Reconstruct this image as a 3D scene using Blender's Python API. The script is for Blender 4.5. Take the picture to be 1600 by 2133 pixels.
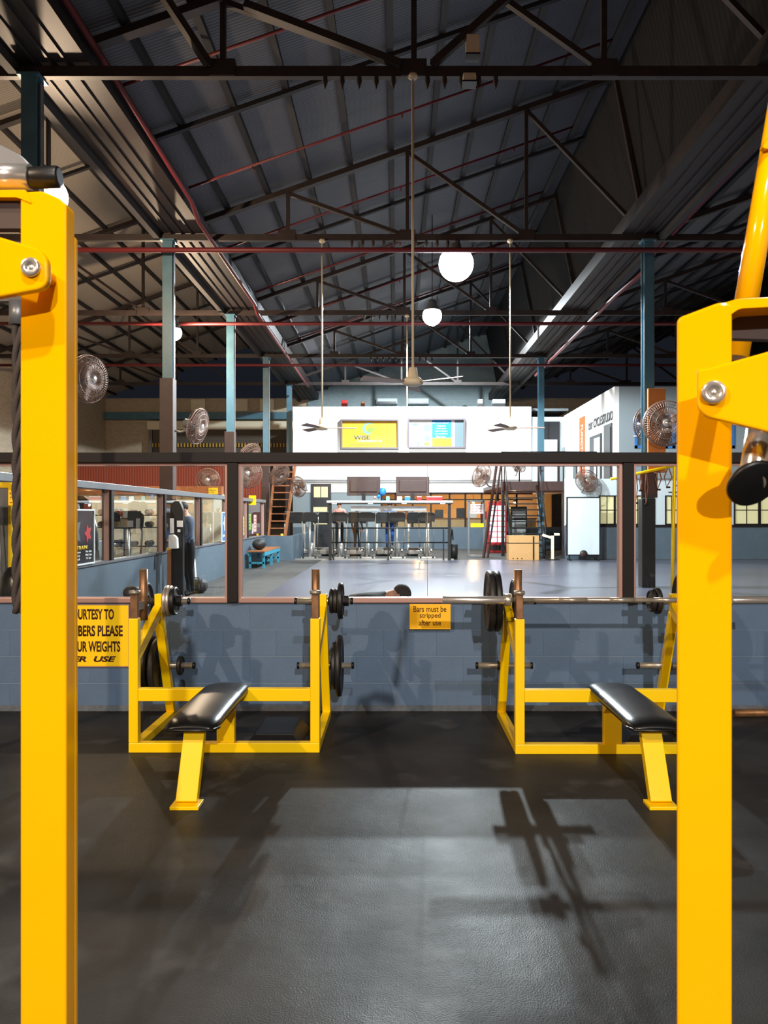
import bpy, bmesh, math, random
from mathutils import Vector, Matrix
random.seed(7)
for o in list(bpy.data.objects): bpy.data.objects.remove(o, do_unlink=True)
S = bpy.context.scene
C = S.collection
PI = math.pi

# ------------------------------------------------------------------ camera, world, exposure
CAM_H = 1.48
FPX = 1640.0                     # focal length in pixels of a 1600 x 2133 frame
cam = bpy.data.cameras.new('camera')
cam_o = bpy.data.objects.new('camera', cam); C.objects.link(cam_o)
cam.sensor_fit = 'VERTICAL'; cam.sensor_height = 36.0; cam.lens = FPX/2133*36
cam.shift_x = -26/2133; cam.shift_y = 3.5/2133
cam_o.location = (0, 0, CAM_H); cam_o.rotation_euler = (PI/2, 0, 0)
cam.clip_start = .05; cam.clip_end = 200
cam.dof.use_dof = True; cam.dof.focus_distance = 5.2; cam.dof.aperture_fstop = 12
S.camera = cam_o
W = bpy.data.worlds.new('world'); S.world = W; W.use_nodes = True
W.node_tree.nodes['Background'].inputs[0].default_value = (.6, .7, 1, 1)
W.node_tree.nodes['Background'].inputs[1].default_value = 0.01
S.view_settings.view_transform = 'Standard'; S.view_settings.look = 'None'
S.view_settings.gamma = 1; S.view_settings.use_curve_mapping = False
S.view_settings.exposure = 0.5
COOL = (.86, .95, 1.0); WARM = (1.0, .74, .5); NEUT = (1.0, .93, .84)
LAMPS = [  # (x, y, z, colour, watts, globe radius, label)
    (1.20, 15.83, 6.50, COOL, 2600, .35, 'blazing white high-bay lamp, larger one beside the long fan rod'),
    (.92, 20.3, 6.58, COOL, 3000, .25, 'smaller white high-bay lamp glowing below the larger one'),
    (-5.27, 11.9, 6.28, WARM, 420, .29, 'warm pinkish lamp glaring at the top of the left yellow upright'),
    (-5.90, 20.9, 6.28, WARM, 620, .2, 'small warm lamp shining beside the blue column on the left'),
    (1.33, 29.5, 8.75, COOL, 3400, .25, 'high-bay lamp up in the roof, hidden behind the smaller white lamp'),
    (.35, -1.6, 6.5, NEUT, 650, .3, 'high-bay lamp over the free weights area, behind the viewer'),
    (2.2, -11.5, 6.5, NEUT, 4000, .3, 'high-bay lamp near the rust coloured rear wall'),
    (-6.2, -3.0, 6.4, WARM, 1500, .3, 'warm high-bay lamp over the left aisle, behind the viewer'),
]

# ------------------------------------------------------------------ materials
def srgb(r, g, b):
    f = lambda c: (c/255/12.92) if c/255 <= .04045 else ((c/255+.055)/1.055)**2.4
    return (f(r), f(g), f(b), 1)
MATS = {}
def mat(name, col, rough=.5, metal=0, var=0., vscale=6., bump=0., bscale=60., spec=.5, emit=None, estr=0, stretch=None):
    if name in MATS: return MATS[name]
    m = bpy.data.materials.new(name); m.use_nodes = True
    nt = m.node_tree; b = nt.nodes['Principled BSDF']
    c = srgb(*col)
    b.inputs['Base Color'].default_value = c
    b.inputs['Roughness'].default_value = rough; b.inputs['Metallic'].default_value = metal
    b.inputs['Specular IOR Level'].default_value = spec
    if emit: b.inputs['Emission Color'].default_value = srgb(*emit); b.inputs['Emission Strength'].default_value = estr
    if var or bump:
        tc = nt.nodes.new('ShaderNodeTexCoord'); src = tc.outputs['Object']
        if stretch:
            mp = nt.nodes.new('ShaderNodeMapping'); mp.inputs['Scale'].default_value = stretch
            nt.links.new(src, mp.inputs['Vector']); src = mp.outputs['Vector']
    if var:
        n = nt.nodes.new('ShaderNodeTexNoise'); n.inputs['Scale'].default_value = vscale; n.inputs['Detail'].default_value = 5
        r = nt.nodes.new('ShaderNodeValToRGB')
        r.color_ramp.elements[0].position = .3; r.color_ramp.elements[1].position = .7
        r.color_ramp.elements[0].color = tuple(x*(1-var) for x in c[:3])+(1,)
        r.color_ramp.elements[1].color = tuple(min(1, x*(1+var)) for x in c[:3])+(1,)
        nt.links.new(src, n.inputs['Vector']); nt.links.new(n.outputs['Fac'], r.inputs['Fac'])
        nt.links.new(r.outputs['Color'], b.inputs['Base Color'])
    if bump:
        n2 = nt.nodes.new('ShaderNodeTexNoise'); n2.inputs['Scale'].default_value = bscale; n2.inputs['Detail'].default_value = 4
        bp = nt.nodes.new('ShaderNodeBump'); bp.inputs['Strength'].default_value = bump; bp.inputs['Distance'].default_value = .01
        nt.links.new(src, n2.inputs['Vector']); nt.links.new(n2.outputs['Fac'], bp.inputs['Height'])
        nt.links.new(bp.outputs['Normal'], b.inputs['Normal'])
    MATS[name] = m
    return m
def glass_mat(name, tint=(.97, .985, .98)):
    m = bpy.data.materials.new(name); m.use_nodes = True; nt = m.node_tree
    for n in list(nt.nodes): nt.nodes.remove(n)
    out = nt.nodes.new('ShaderNodeOutputMaterial'); mix = nt.nodes.new('ShaderNodeMixShader')
    tr = nt.nodes.new('ShaderNodeBsdfTransparent'); gl = nt.nodes.new('ShaderNodeBsdfGlossy'); fr = nt.nodes.new('ShaderNodeFresnel')
    tr.inputs[0].default_value = tint+(1,); gl.inputs['Roughness'].default_value = .01; fr.inputs[0].default_value = 1.45
    gm = nt.nodes.new('ShaderNodeNewGeometry'); inv = nt.nodes.new('ShaderNodeMath'); inv.operation = 'SUBTRACT'; inv.inputs[0].default_value = 1.7
    sc = nt.nodes.new('ShaderNodeMath'); sc.operation = 'MULTIPLY'; mu = nt.nodes.new('ShaderNodeMath'); mu.operation = 'MULTIPLY'; mu.inputs[1].default_value = 1.7
    nt.links.new(gm.outputs['Backfacing'], mu.inputs[0]); nt.links.new(mu.outputs[0], inv.inputs[1])
    nt.links.new(fr.outputs[0], sc.inputs[0]); nt.links.new(inv.outputs[0], sc.inputs[1]); sc.use_clamp = True
    nt.links.new(sc.outputs[0], mix.inputs[0]); nt.links.new(tr.outputs[0], mix.inputs[1]); nt.links.new(gl.outputs[0], mix.inputs[2])
    nt.links.new(mix.outputs[0], out.inputs[0]); MATS[name] = m
    return m
def rubber_floor():
    m = bpy.data.materials.new('rubber_floor'); m.use_nodes = True; nt = m.node_tree; b = nt.nodes['Principled BSDF']
    b.inputs['Specular IOR Level'].default_value = .075
    tc = nt.nodes.new('ShaderNodeTexCoord')
    def noise(s, d, off=0):
        n = nt.nodes.new('ShaderNodeTexNoise'); n.inputs['Scale'].default_value = s; n.inputs['Detail'].default_value = d
        mp = nt.nodes.new('ShaderNodeMapping'); mp.inputs['Location'].default_value = (off, off*.7, 0)
        nt.links.new(tc.outputs['Object'], mp.inputs['Vector']); nt.links.new(mp.outputs['Vector'], n.inputs['Vector']); return n
    def ramp(a, c0, z, c1):
        r = nt.nodes.new('ShaderNodeValToRGB'); e = r.color_ramp.elements
        e[0].position = a; e[0].color = c0; e[1].position = z; e[1].color = c1; return r
    n1 = noise(1.6, 6); r1 = ramp(.35, (.021, .0205, .021, 1), .75, (.046, .045, .0455, 1)); nt.links.new(n1.outputs['Fac'], r1.inputs['Fac'])
    n2 = noise(2.3, 8, 4.1); r2 = ramp(.60, (0, 0, 0, 1), .78, (.12, .12, .125, 1)); nt.links.new(n2.outputs['Fac'], r2.inputs['Fac'])
    mx = nt.nodes.new('ShaderNodeMixRGB'); mx.blend_type = 'ADD'; mx.inputs[0].default_value = .45
    nt.links.new(r1.outputs[0], mx.inputs[1]); nt.links.new(r2.outputs[0], mx.inputs[2]); nt.links.new(mx.outputs[0], b.inputs['Base Color'])
    n3 = noise(1.1, 6, 9); r3 = ramp(.3, (.36, .36, .36, 1), .7, (.55, .55, .55, 1)); nt.links.new(n3.outputs['Fac'], r3.inputs['Fac'])
    nt.links.new(r3.outputs[0], b.inputs['Roughness'])
    n4 = noise(170, 3); n5 = noise(3.5, 3, 2)
    ad = nt.nodes.new('ShaderNodeMath'); ad.operation = 'MULTIPLY_ADD'; ad.inputs[1].default_value = .22
    nt.links.new(n4.outputs['Fac'], ad.inputs[0]); nt.links.new(n5.outputs['Fac'], ad.inputs[2])
    bp = nt.nodes.new('ShaderNodeBump'); bp.inputs['Strength'].default_value = .5; bp.inputs['Distance'].default_value = .012
    nt.links.new(ad.outputs[0], bp.inputs['Height']); nt.links.new(bp.outputs['Normal'], b.inputs['Normal'])
    MATS['rubber_floor'] = m; return m
def stripes_mat(name, c0, c1, scale, axis, rough=.7, bump=.4, sharp=False):
    m = bpy.data.materials.new(name); m.use_nodes = True; nt = m.node_tree; b = nt.nodes['Principled BSDF']
    tc = nt.nodes.new('ShaderNodeTexCoord'); w = nt.nodes.new('ShaderNodeTexWave'); w.bands_direction = axis
    w.inputs['Scale'].default_value = scale; w.inputs['Distortion'].default_value = 0. if sharp else .4; w.inputs['Detail'].default_value = 2
    r = nt.nodes.new('ShaderNodeValToRGB'); r.color_ramp.elements[0].color = srgb(*c0); r.color_ramp.elements[1].color = srgb(*c1)
    if sharp: r.color_ramp.elements[0].position = .48; r.color_ramp.elements[1].position = .52
    nt.links.new(tc.outputs['Object'], w.inputs['Vector']); nt.links.new(w.outputs['Fac'], r.inputs['Fac']); nt.links.new(r.outputs[0], b.inputs['Base Color'])
    if bump:
        bp = nt.nodes.new('ShaderNodeBump'); bp.inputs['Strength'].default_value = bump; bp.inputs['Distance'].default_value = .02
        nt.links.new(w.outputs['Fac'], bp.inputs['Height']); nt.links.new(bp.outputs['Normal'], b.inputs['Normal'])
    b.inputs['Roughness'].default_value = rough; MATS[name] = m; return m
def brick_mat(name, c0, c1, mortar, scale):
    m = bpy.data.materials.new(name); m.use_nodes = True; nt = m.node_tree; b = nt.nodes['Principled BSDF']
    tc = nt.nodes.new('ShaderNodeTexCoord'); sx = nt.nodes.new('ShaderNodeSeparateXYZ'); cb = nt.nodes.new('ShaderNodeCombineXYZ')
    ad = nt.nodes.new('ShaderNodeMath'); ad.operation = 'ADD'
    t = nt.nodes.new('ShaderNodeTexBrick'); t.inputs['Color1'].default_value = srgb(*c0); t.inputs['Color2'].default_value = srgb(*c1)
    t.inputs['Mortar'].default_value = srgb(*mortar); t.inputs['Scale'].default_value = scale; t.inputs['Mortar Size'].default_value = .012
    nt.links.new(tc.outputs['Object'], sx.inputs[0]); nt.links.new(sx.outputs[0], ad.inputs[0]); nt.links.new(sx.outputs[1], ad.inputs[1])
    nt.links.new(ad.outputs[0], cb.inputs[0]); nt.links.new(sx.outputs[2], cb.inputs[1]); nt.links.new(cb.outputs[0], t.inputs['Vector'])
    nt.links.new(t.outputs['Color'], b.inputs['Base Color']); b.inputs['Roughness'].default_value = .8; MATS[name] = m; return m

mat('yellow', (255, 209, 0), .32, var=.04, vscale=3, bump=.03, bscale=220)
mat('yellow_gloss', (252, 178, 0), .12, var=.03, vscale=3)
mat('black_vinyl', (20, 20, 21), .3, bump=.06, bscale=90)
mat('chrome', (215, 210, 204), .2, .75); mat('steel', (176, 168, 156), .32, .6, var=.15, vscale=12)
mat('rusty_steel', (140, 104, 74), .42, .6, var=.35, vscale=14)
mat('iron', (46, 43, 41), .5, .35, var=.25, vscale=10, bump=.15, bscale=90)
mat('iron_black', (26, 26, 27), .45, .1, bump=.1, bscale=90); mat('iron_silver', (185, 176, 166), .3, .6, var=.15)
mat('black_plastic', (18, 18, 19), .4); mat('black_metal', (24, 23, 24), .4, .2)
mat('block_blue', (84, 107, 135), .55, var=.07, vscale=4, bump=.25, bscale=120)
mat('mortar_blue', (124, 142, 160), .7, bump=.2); mat('concrete', (92, 98, 106), .8, var=.2, vscale=20, bump=.4, bscale=60)
mat('frame_dark', (22, 16, 16), .6, spec=.3); mat('bead_pink', (176, 140, 130), .4, .3)
mat('grey_metal', (120, 122, 126), .4, .5); mat('white_paint', (232, 232, 228), .6)
mat('studio_white', (205, 216, 220), .6); mat('studio_grey', (136, 146, 150), .6); mat('blue_dado', (84, 99, 112), .5, var=.06)
mat('blue_column', (74, 116, 134), .45, var=.12, vscale=5); mat('brown_casing', (58, 42, 38), .55, var=.15)
mat('truss', (44, 34, 31), .6, var=.25, vscale=5); mat('purlin', (27, 25, 27), .7, var=.2); mat('gutter', (36, 26, 23), .6, var=.25, vscale=4)
mat('edge_steel', (66, 64, 64), .75, spec=.2); mat('red_pipe', (104, 30, 34), .5); mat('roof_sheet_base', (120, 124, 138), .8)
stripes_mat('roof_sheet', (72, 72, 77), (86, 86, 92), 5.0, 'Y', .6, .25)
stripes_mat('roof_sheet_lamplit', (150, 140, 128), (170, 160, 146), 5.0, 'Y', .6, .25)  # left bay copy of the lining, warm lamp light put into its colour
stripes_mat('dark_boards', (9, 7, 6), (15, 11, 9), 2.2, 'Y', .85, .3)
stripes_mat('shutter', (74, 66, 58), (104, 94, 84), 6, 'Z', .6, .4)
stripes_mat('hazard', (196, 156, 60), (34, 30, 28), 2.0, 'X', .6, 0, True)
brick_mat('cream_brick', (196, 180, 156), (180, 166, 144), (150, 136, 118), 3.2)
brick_mat('grey_brick', (140, 156, 160), (132, 148, 152), (108, 120, 124), 3.2)
stripes_mat('rust_wall', (150, 62, 34), (122, 48, 28), 3.0, 'X', .7, .3)
mat('lilac_floor', (90, 91, 104), .28, var=.06, vscale=.8, bump=.03, bscale=40); mat('carpet', (64, 62, 60), .8, var=.2, vscale=3, bump=.2, bscale=150)
rubber_floor(); glass_mat('glass')
mat('sign_yellow', (255, 208, 0), .45); mat('sign_ink', (58, 12, 4), .6); mat('sign_amber', (255, 192, 10), .45)
mat('poster_gold', (222, 168, 40), .5); mat('poster_frame', (110, 102, 108), .5); mat('poster_green', (130, 160, 70), .5); mat('poster_grey', (104, 124, 130), .5)
mat('paper', (235, 236, 236), .7); mat('blue_print', (30, 130, 205), .5); mat('print_blue_dark', (40, 80, 120), .5); mat('teal_print', (120, 190, 170), .5)
mat('orange_banner', (226, 98, 30), .5); mat('letter_dark', (64, 64, 66), .5); mat('blue_frame', (52, 110, 170), .5)
mat('window_cream', (196, 188, 148), .5, emit=(214, 204, 150), estr=.35)
mat('window_dark', (70, 78, 84), .1); mat('door_dark', (40, 42, 46), .35); mat('ply', (196, 150, 96), .6, var=.1, vscale=8, stretch=(1, 1, 8))
mat('orange_ply', (196, 116, 50), .6, var=.15, vscale=4); mat('cream_paint', (226, 216, 190), .6); mat('wood', (150, 92, 54), .55, var=.2, vscale=8)
mat('turquoise', (50, 140, 165), .5); mat('red', (190, 30, 34), .45); mat('fan_cream', (214, 198, 168), .5); mat('fan_grey', (132, 108, 94), .5, .3)
mat('fan_wire', (120, 96, 84), .45, .4); mat('silver_plastic', (176, 174, 170), .3, .6); mat('screen', (22, 24, 28), .15)
mat('skin', (205, 150, 122), .55); mat('hair', (44, 32, 26), .7, bump=.4, bscale=200); mat('hoodie', (88, 104, 130), .8, var=.1); mat('dark_cloth', (26, 26, 30), .85)
mat('blue_cloth', (40, 84, 165), .8); mat('pink_cloth', (225, 160, 150), .8); mat('shoe', (50, 48, 48), .6); mat('white_cloth', (225, 225, 225), .8)
mat('bag_black', (34, 32, 32), .6, var=.3, bump=.3, bscale=30); mat('rope', (70, 62, 58), .9, bump=.5, bscale=120); mat('strap', (150, 96, 66), .7)
mat('warm_wall', (214, 178, 128), .7); mat('lit_panel', (235, 240, 255), .4, emit=(225, 232, 255), estr=2.2); mat('mirror_board', (212, 222, 226), .25)
mat('warm_glow', (255, 200, 120), .5, emit=(255, 190, 110), estr=6)

# ------------------------------------------------------------------ mesh helpers
class MB:
    def __init__(s): s.v = []; s.f = []; s.sm = []
    def add(s, vs, fs, smooth=False):
        b = len(s.v); s.v += [Vector(v) for v in vs]; s.f += [[b+i for i in f] for f in fs]; s.sm += [smooth]*len(fs); return s
    def box(s, x0, x1, y0, y1, z0, z1):
        return s.add([(x0,y0,z0),(x1,y0,z0),(x1,y1,z0),(x0,y1,z0),(x0,y0,z1),(x1,y0,z1),(x1,y1,z1),(x0,y1,z1)],
                     [(0,3,2,1),(4,5,6,7),(0,1,5,4),(1,2,6,5),(2,3,7,6),(3,0,4,7)])
    def bar(s, p, q, w, h, up=(0,0,1)):
        p = Vector(p); q = Vector(q); d = (q-p).normalized(); u = Vector(up)
        if abs(d.dot(u)) > .98: u = Vector((0,1,0))
        x = d.cross(u).normalized()*w/2; z = x.cross(d).normalized()*h/2
        return s.add([p-x-z,p+x-z,p+x+z,p-x+z,q-x-z,q+x-z,q+x+z,q-x+z],
                     [(0,1,2,3),(4,7,6,5),(0,4,5,1),(1,5,6,2),(2,6,7,3),(3,7,4,0)])
    def tube(s, p, q, r, n=14, r2=None):
        p = Vector(p); q = Vector(q); d = (q-p).normalized(); r2 = r if r2 is None else r2
        u = d.orthogonal().normalized(); w = d.cross(u); vs = []
        for c, rr in ((p, r), (q, r2)):
            for i in range(n):
                a = 2*PI*i/n; vs.append(c+(u*math.cos(a)+w*math.sin(a))*rr)
        b = len(s.v); s.v += vs
        for i in range(n):
            j = (i+1) % n; s.f.append([b+i, b+j, b+n+j, b+n+i]); s.sm.append(True)
        s.f.append([b+i for i in range(n)][::-1]); s.f.append([b+n+i for i in range(n)]); s.sm += [False, False]; return s
    def path(s, pts, r, n=8):
        pts = [Vector(p) for p in pts]; rings = []; u = None
        for k, p in enumerate(pts):
            d = ((pts[min(k+1, len(pts)-1)]-pts[max(k-1, 0)])).normalized()
            u = d.orthogonal().normalized() if u is None else (u-d*u.dot(d)).normalized()
            w = d.cross(u); rr = r[k] if isinstance(r, (list, tuple)) else r
            b = len(s.v); rings.append(b)
            s.v += [p+(u*math.cos(2*PI*i/n)+w*math.sin(2*PI*i/n))*rr for i in range(n)]
        for a, b in zip(rings, rings[1:]):
            for i in range(n):
                j = (i+1) % n; s.f.append([a+i, a+j, b+j, b+i]); s.sm.append(True)
        s.f.append([rings[0]+i for i in range(n)][::-1]); s.f.append([rings[-1]+i for i in range(n)]); s.sm += [False, False]; return s
    def lathe(s, prof, c=(0,0,0), axis=(0,0,1), n=32, smooth=True):
        ax = Vector(axis).normalized(); u = ax.orthogonal().normalized(); w = ax.cross(u); c = Vector(c); b = len(s.v); m = len(prof)
        for r, h in prof:
            s.v += [c+ax*h+(u*math.cos(2*PI*i/n)+w*math.sin(2*PI*i/n))*max(r, 1e-5) for i in range(n)]
        for k in range(m-1):
            for i in range(n):
                j = (i+1) % n; s.f.append([b+k*n+i, b+k*n+j, b+(k+1)*n+j, b+(k+1)*n+i]); s.sm.append(smooth)
        return s
    def ring(s, c, axis, R, r, n=32, m=6):
        ax = Vector(axis).normalized(); u = ax.orthogonal().normalized(); w = ax.cross(u); c = Vector(c); b = len(s.v)
        for i in range(n):
            d = u*math.cos(2*PI*i/n)+w*math.sin(2*PI*i/n)
            for j in range(m): s.v.append(c+d*(R+r*math.cos(2*PI*j/m))+ax*r*math.sin(2*PI*j/m))
        for i in range(n):
            for j in range(m):
                i2 = (i+1) % n; j2 = (j+1) % m
                s.f.append([b+i*m+j, b+i2*m+j, b+i2*m+j2, b+i*m+j2]); s.sm.append(True)
        return s
    def prism(s, poly, o, ux, uy, t):      # polygon in plane (o, ux, uy), thickness t along ux x uy, starting at the plane
        o = Vector(o); ux = Vector(ux).normalized(); uy = Vector(uy).normalized(); nn = ux.cross(uy); k = len(poly); b = len(s.v)
        for h in (0, t): s.v += [o+ux*a+uy*c+nn*h for a, c in poly]
        s.f.append([b+i for i in range(k)][::-1]); s.f.append([b+k+i for i in range(k)]); s.sm += [False, False]
        for i in range(k):
            j = (i+1) % k; s.f.append([b+i, b+j, b+k+j, b+k+i]); s.sm.append(False)
        return s
    def ball(s, c, rx, ry=None, rz=None, n=16, m=10):
        ry = ry or rx; rz = rz or rx; c = Vector(c); b = len(s.v)
        for k in range(m+1):
            t = PI*k/m
            s.v += [c+Vector((rx*math.sin(t)*math.cos(2*PI*i/n)+1e-6, ry*math.sin(t)*math.sin(2*PI*i/n), rz*math.cos(t))) for i in range(n)]
        for k in range(m):
            for i in range(n):
                j = (i+1) % n; s.f.append([b+k*n+i, b+(k+1)*n+i, b+(k+1)*n+j, b+k*n+j]); s.sm.append(True)
        return s
    def build(s, name, m, parent=None, bevel=0, seg=2, label=None):
        off = Vector(parent.location) if parent is not None else Vector((0,0,0))
        if parent is not None and parent.parent is not None: off = off+Vector(parent.parent.location)
        me = bpy.data.meshes.new(name)
        me.from_pydata([v-off for v in s.v], [], s.f); me.polygons.foreach_set('use_smooth', s.sm)
        bm = bmesh.new(); bm.from_mesh(me); bmesh.ops.recalc_face_normals(bm, faces=bm.faces); bm.to_mesh(me); bm.free()
        me.materials.append(MATS[m] if isinstance(m, str) else m)
        o = bpy.data.objects.new(name, me); C.objects.link(o)
        if parent is not None: o.parent = parent
        if bevel:
            md = o.modifiers.new('bevel', 'BEVEL'); md.width = bevel; md.segments = seg; md.limit_method = 'ANGLE'; md.angle_limit = .7
            md.harden_normals = False
        if label: o['label'] = label
        return o
def B(*a): return MB().box(*a)
def tag(o, label, cat, group=None):
    o['label'] = label; o['category'] = cat
    if group: o['group'] = group
    return o
def thing(name, label, cat, loc=(0,0,0), group=None):
    o = bpy.data.objects.new(name, None); C.objects.link(o); o.location = loc; o.empty_display_size = .1
    return tag(o, label, cat, group)
def struct(o, label=None):
    o['kind'] = 'structure'
    if label: o['label'] = label
    return o
def dup(root, loc, rz=None, label=None, scale=None):
    r = root.copy(); C.objects.link(r); r.location = loc
    if rz is not None: r.rotation_euler = (0, 0, rz)
    if scale: r.scale = (scale,)*3
    if label: r['label'] = label
    for ch in list(root.children):
        c = ch.copy(); C.objects.link(c); c.parent = r
        for g in ch.children:
            d = g.copy(); C.objects.link(d); d.parent = c
    return r
def text(body, m, parent, c, width, height, xd=(1,0,0), up=(0,0,1), t=.004, bold=.0, name='lettering', shear=0.):
    cu = bpy.data.curves.new('t', 'FONT'); cu.body = body; cu.align_x = 'CENTER'; cu.offset = bold; cu.shear = shear; cu.resolution_u = 3
    cu.space_line = 1.15
    o = bpy.data.objects.new('t', cu); C.objects.link(o)
    dg = bpy.context.evaluated_depsgraph_get(); dg.update()
    me = bpy.data.meshes.new_from_object(o.evaluated_get(dg)); bpy.data.objects.remove(o, do_unlink=True)
    xs = [v.co.x for v in me.vertices]; ys = [v.co.y for v in me.vertices]
    x0, x1, y0, y1 = min(xs), max(xs), min(ys), max(ys)
    sx = width/(x1-x0) if width else height/(y1-y0); sy = height/(y1-y0)
    bm = bmesh.new(); bm.from_mesh(me)
    ret = bmesh.ops.extrude_face_region(bm, geom=bm.faces[:])
    for v in ret['geom']:
        if isinstance(v, bmesh.types.BMVert): v.co.z += 1
    xd = Vector(xd).normalized(); up = Vector(up).normalized(); nn = xd.cross(up); c = Vector(c)
    off = Vector(parent.location) if parent is not None else Vector((0,0,0))
    if parent is not None and parent.parent is not None: off = off+Vector(parent.parent.location)
    for v in bm.verts:
        a = (v.co.x-(x0+x1)/2)*sx; b_ = (v.co.y-(y0+y1)/2)*sy; h = v.co.z*t
        v.co = c+xd*a+up*b_+nn*h-off
    bmesh.ops.recalc_face_normals(bm, faces=bm.faces)
    bm.to_mesh(me); bm.free(); me.name = name; me.materials.clear(); me.materials.append(MATS[m])
    ob = bpy.data.objects.new(name, me); C.objects.link(ob); ob.parent = parent
    return ob
def at(px, py, Y): return Vector(((px-826)/FPX*Y, Y, CAM_H-(py-1070)/FPX*Y))   # a point of the place seen at a pixel, at its real depth
def X(px, Y): return (px-826)/FPX*Y
def Z(py, Y): return CAM_H-(py-1070)/FPX*Y

# ------------------------------------------------------------------ lamps
def high_bay(x, y, z, col, watts, R, label):
    t = thing('high_bay_lamp', label, 'lamp', (x, y, z), 'high-bay lamps')
    MB().lathe([(.05, .42), (.09, .41), (.11, .30), (R*.82, R*.62), (R*.86, R*.52), (R*.80, R*.52), (.09, .27), (.0, .27)], (x, y, z), n=28).build('ballast_cap', 'grey_metal', t)
    g = bpy.data.materials.new('lamp_glow'); g.use_nodes = True; b = g.node_tree.nodes['Principled BSDF']
    b.inputs['Base Color'].default_value = (1, 1, 1, 1); b.inputs['Emission Color'].default_value = col+(1,); b.inputs['Emission Strength'].default_value = 9
    MB().lathe([(.0, -R)]+[(R*math.sin(PI*k/16), -R*math.cos(PI*k/16)) for k in range(1, 12)]+[(0, R*.55)], (x, y, z), n=28).build('globe', g, t)
    MB().tube((x, y, z+.40), (x, y, 7.0 if 15.7 < y < 15.95 else 7.30+((x+4.6) % 9.65)*.3496-.05), .012, 6).build('hanger', 'black_metal', t)
    warm = col == WARM and y > 0
    l = bpy.data.lights.new('lamp_light', 'POINT' if warm else 'SPOT'); l.energy = watts; l.color = col; l.shadow_soft_size = .08
    if not warm: l.spot_size = 3.04; l.spot_blend = .12
    lo = bpy.data.objects.new('lamp_light', l); C.objects.link(lo); lo.location = (0, 0, -R-.09); lo.parent = t
for L in LAMPS: high_bay(*L)

# ------------------------------------------------------------------ shell
YB, YE = -17.0, 39.0
XL, XR, BAY = -4.6, 5.05, 9.65
YC = [9.95, 15.9, 21.85, 27.8, 33.75]
struct(B(-14.4, 14.8, YB, 6.0, -.1, 0).build('floor', 'rubber_floor'))
struct(B(-14.4, -2.38, 6.0, YE, -.1, 0).build('floor', 'carpet'))
struct(B(-2.38, 14.8, 6.0, 25.3, -.1, 0).build('floor', 'lilac_floor'))
struct(B(-2.38, 14.8, 25.3, YE, -.1, 0).build('floor', 'carpet'))
struct(B(-14.4, 14.8, YE, YE+.3, 0, 7.2).build('wall_far', 'cream_brick'))
struct(B(-4.4, 5.4, YE-.08, YE-.002, 4.0, 10.3).build('wall_gable', 'grey_brick'))
struct(B(-14.7, -14.4, YB, YE, 0, 7.3).build('wall_left', 'cream_brick'))
struct(B(14.8, 15.1, YB, YE, 0, 7.3).build('wall_right', 'cream_brick'))
struct(B(-14.4, 14.8, YB-.3, YB, 0, 2.2).build('wall_back', 'frame_dark'))
struct(B(-14.4, 14.8, YB-.3, YB, 2.2, 10.5).build('wall_back', 'rust_wall'))
SL = (10.3-7.15)/(4.41-XL)
def roofz(x): return 7.30+(x-XL)*SL
for k, (dx, mt) in enumerate(((0, 'roof_sheet'), (-BAY, 'roof_sheet_lamplit'), (BAY, 'roof_sheet'))):
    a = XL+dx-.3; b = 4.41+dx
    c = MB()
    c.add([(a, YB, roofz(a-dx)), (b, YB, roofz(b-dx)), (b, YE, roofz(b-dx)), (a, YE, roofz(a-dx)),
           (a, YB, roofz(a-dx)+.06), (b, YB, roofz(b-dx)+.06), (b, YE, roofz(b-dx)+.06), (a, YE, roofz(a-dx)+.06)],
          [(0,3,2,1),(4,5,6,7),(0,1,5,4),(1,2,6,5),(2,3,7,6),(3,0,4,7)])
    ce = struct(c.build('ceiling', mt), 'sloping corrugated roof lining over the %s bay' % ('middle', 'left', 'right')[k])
    f = MB(); p0 = (4.41+dx, roofz(4.41)); p1 = (5.10+dx, 7.2)
    f.add([(p0[0], YB, p0[1]+.05), (p1[0], YB, p1[1]), (p1[0], YE, p1[1]), (p0[0], YE, p0[1]+.05),
           (p0[0]+.06, YB, p0[1]+.06), (p1[0]+.06, YB, p1[1]), (p1[0]+.06, YE, p1[1]), (p0[0]+.06, YE, p0[1]+.06)],
          [(0,3,2,1),(4,5,6,7),(0,1,5,4),(1,2,6,5),(2,3,7,6),(3,0,4,7)])
    f.build('steep_boarding', 'dark_boards', ce)
    me = None
    for i in range(11):
        x = XL+.35+i*.83
        if me is None:
            o = MB().bar((0, 0, 0), (0, YE-4, 0), .10, .09).build('purlin', 'purlin', ce); me = o.data
        else:
            o = bpy.data.objects.new('purlin', me); C.objects.link(o); o.parent = ce
        o.location = (x+dx, 4, roofz(x)-.045)
    for y in (12.5, 18.5, 24.6, 30.6):
        MB().bar((XL+dx, y, roofz(XL)-.13), (4.41+dx, y, roofz(4.41)-.13), .07, .09, (0, 1, 0)).build('rafter', 'purlin', ce)
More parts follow.
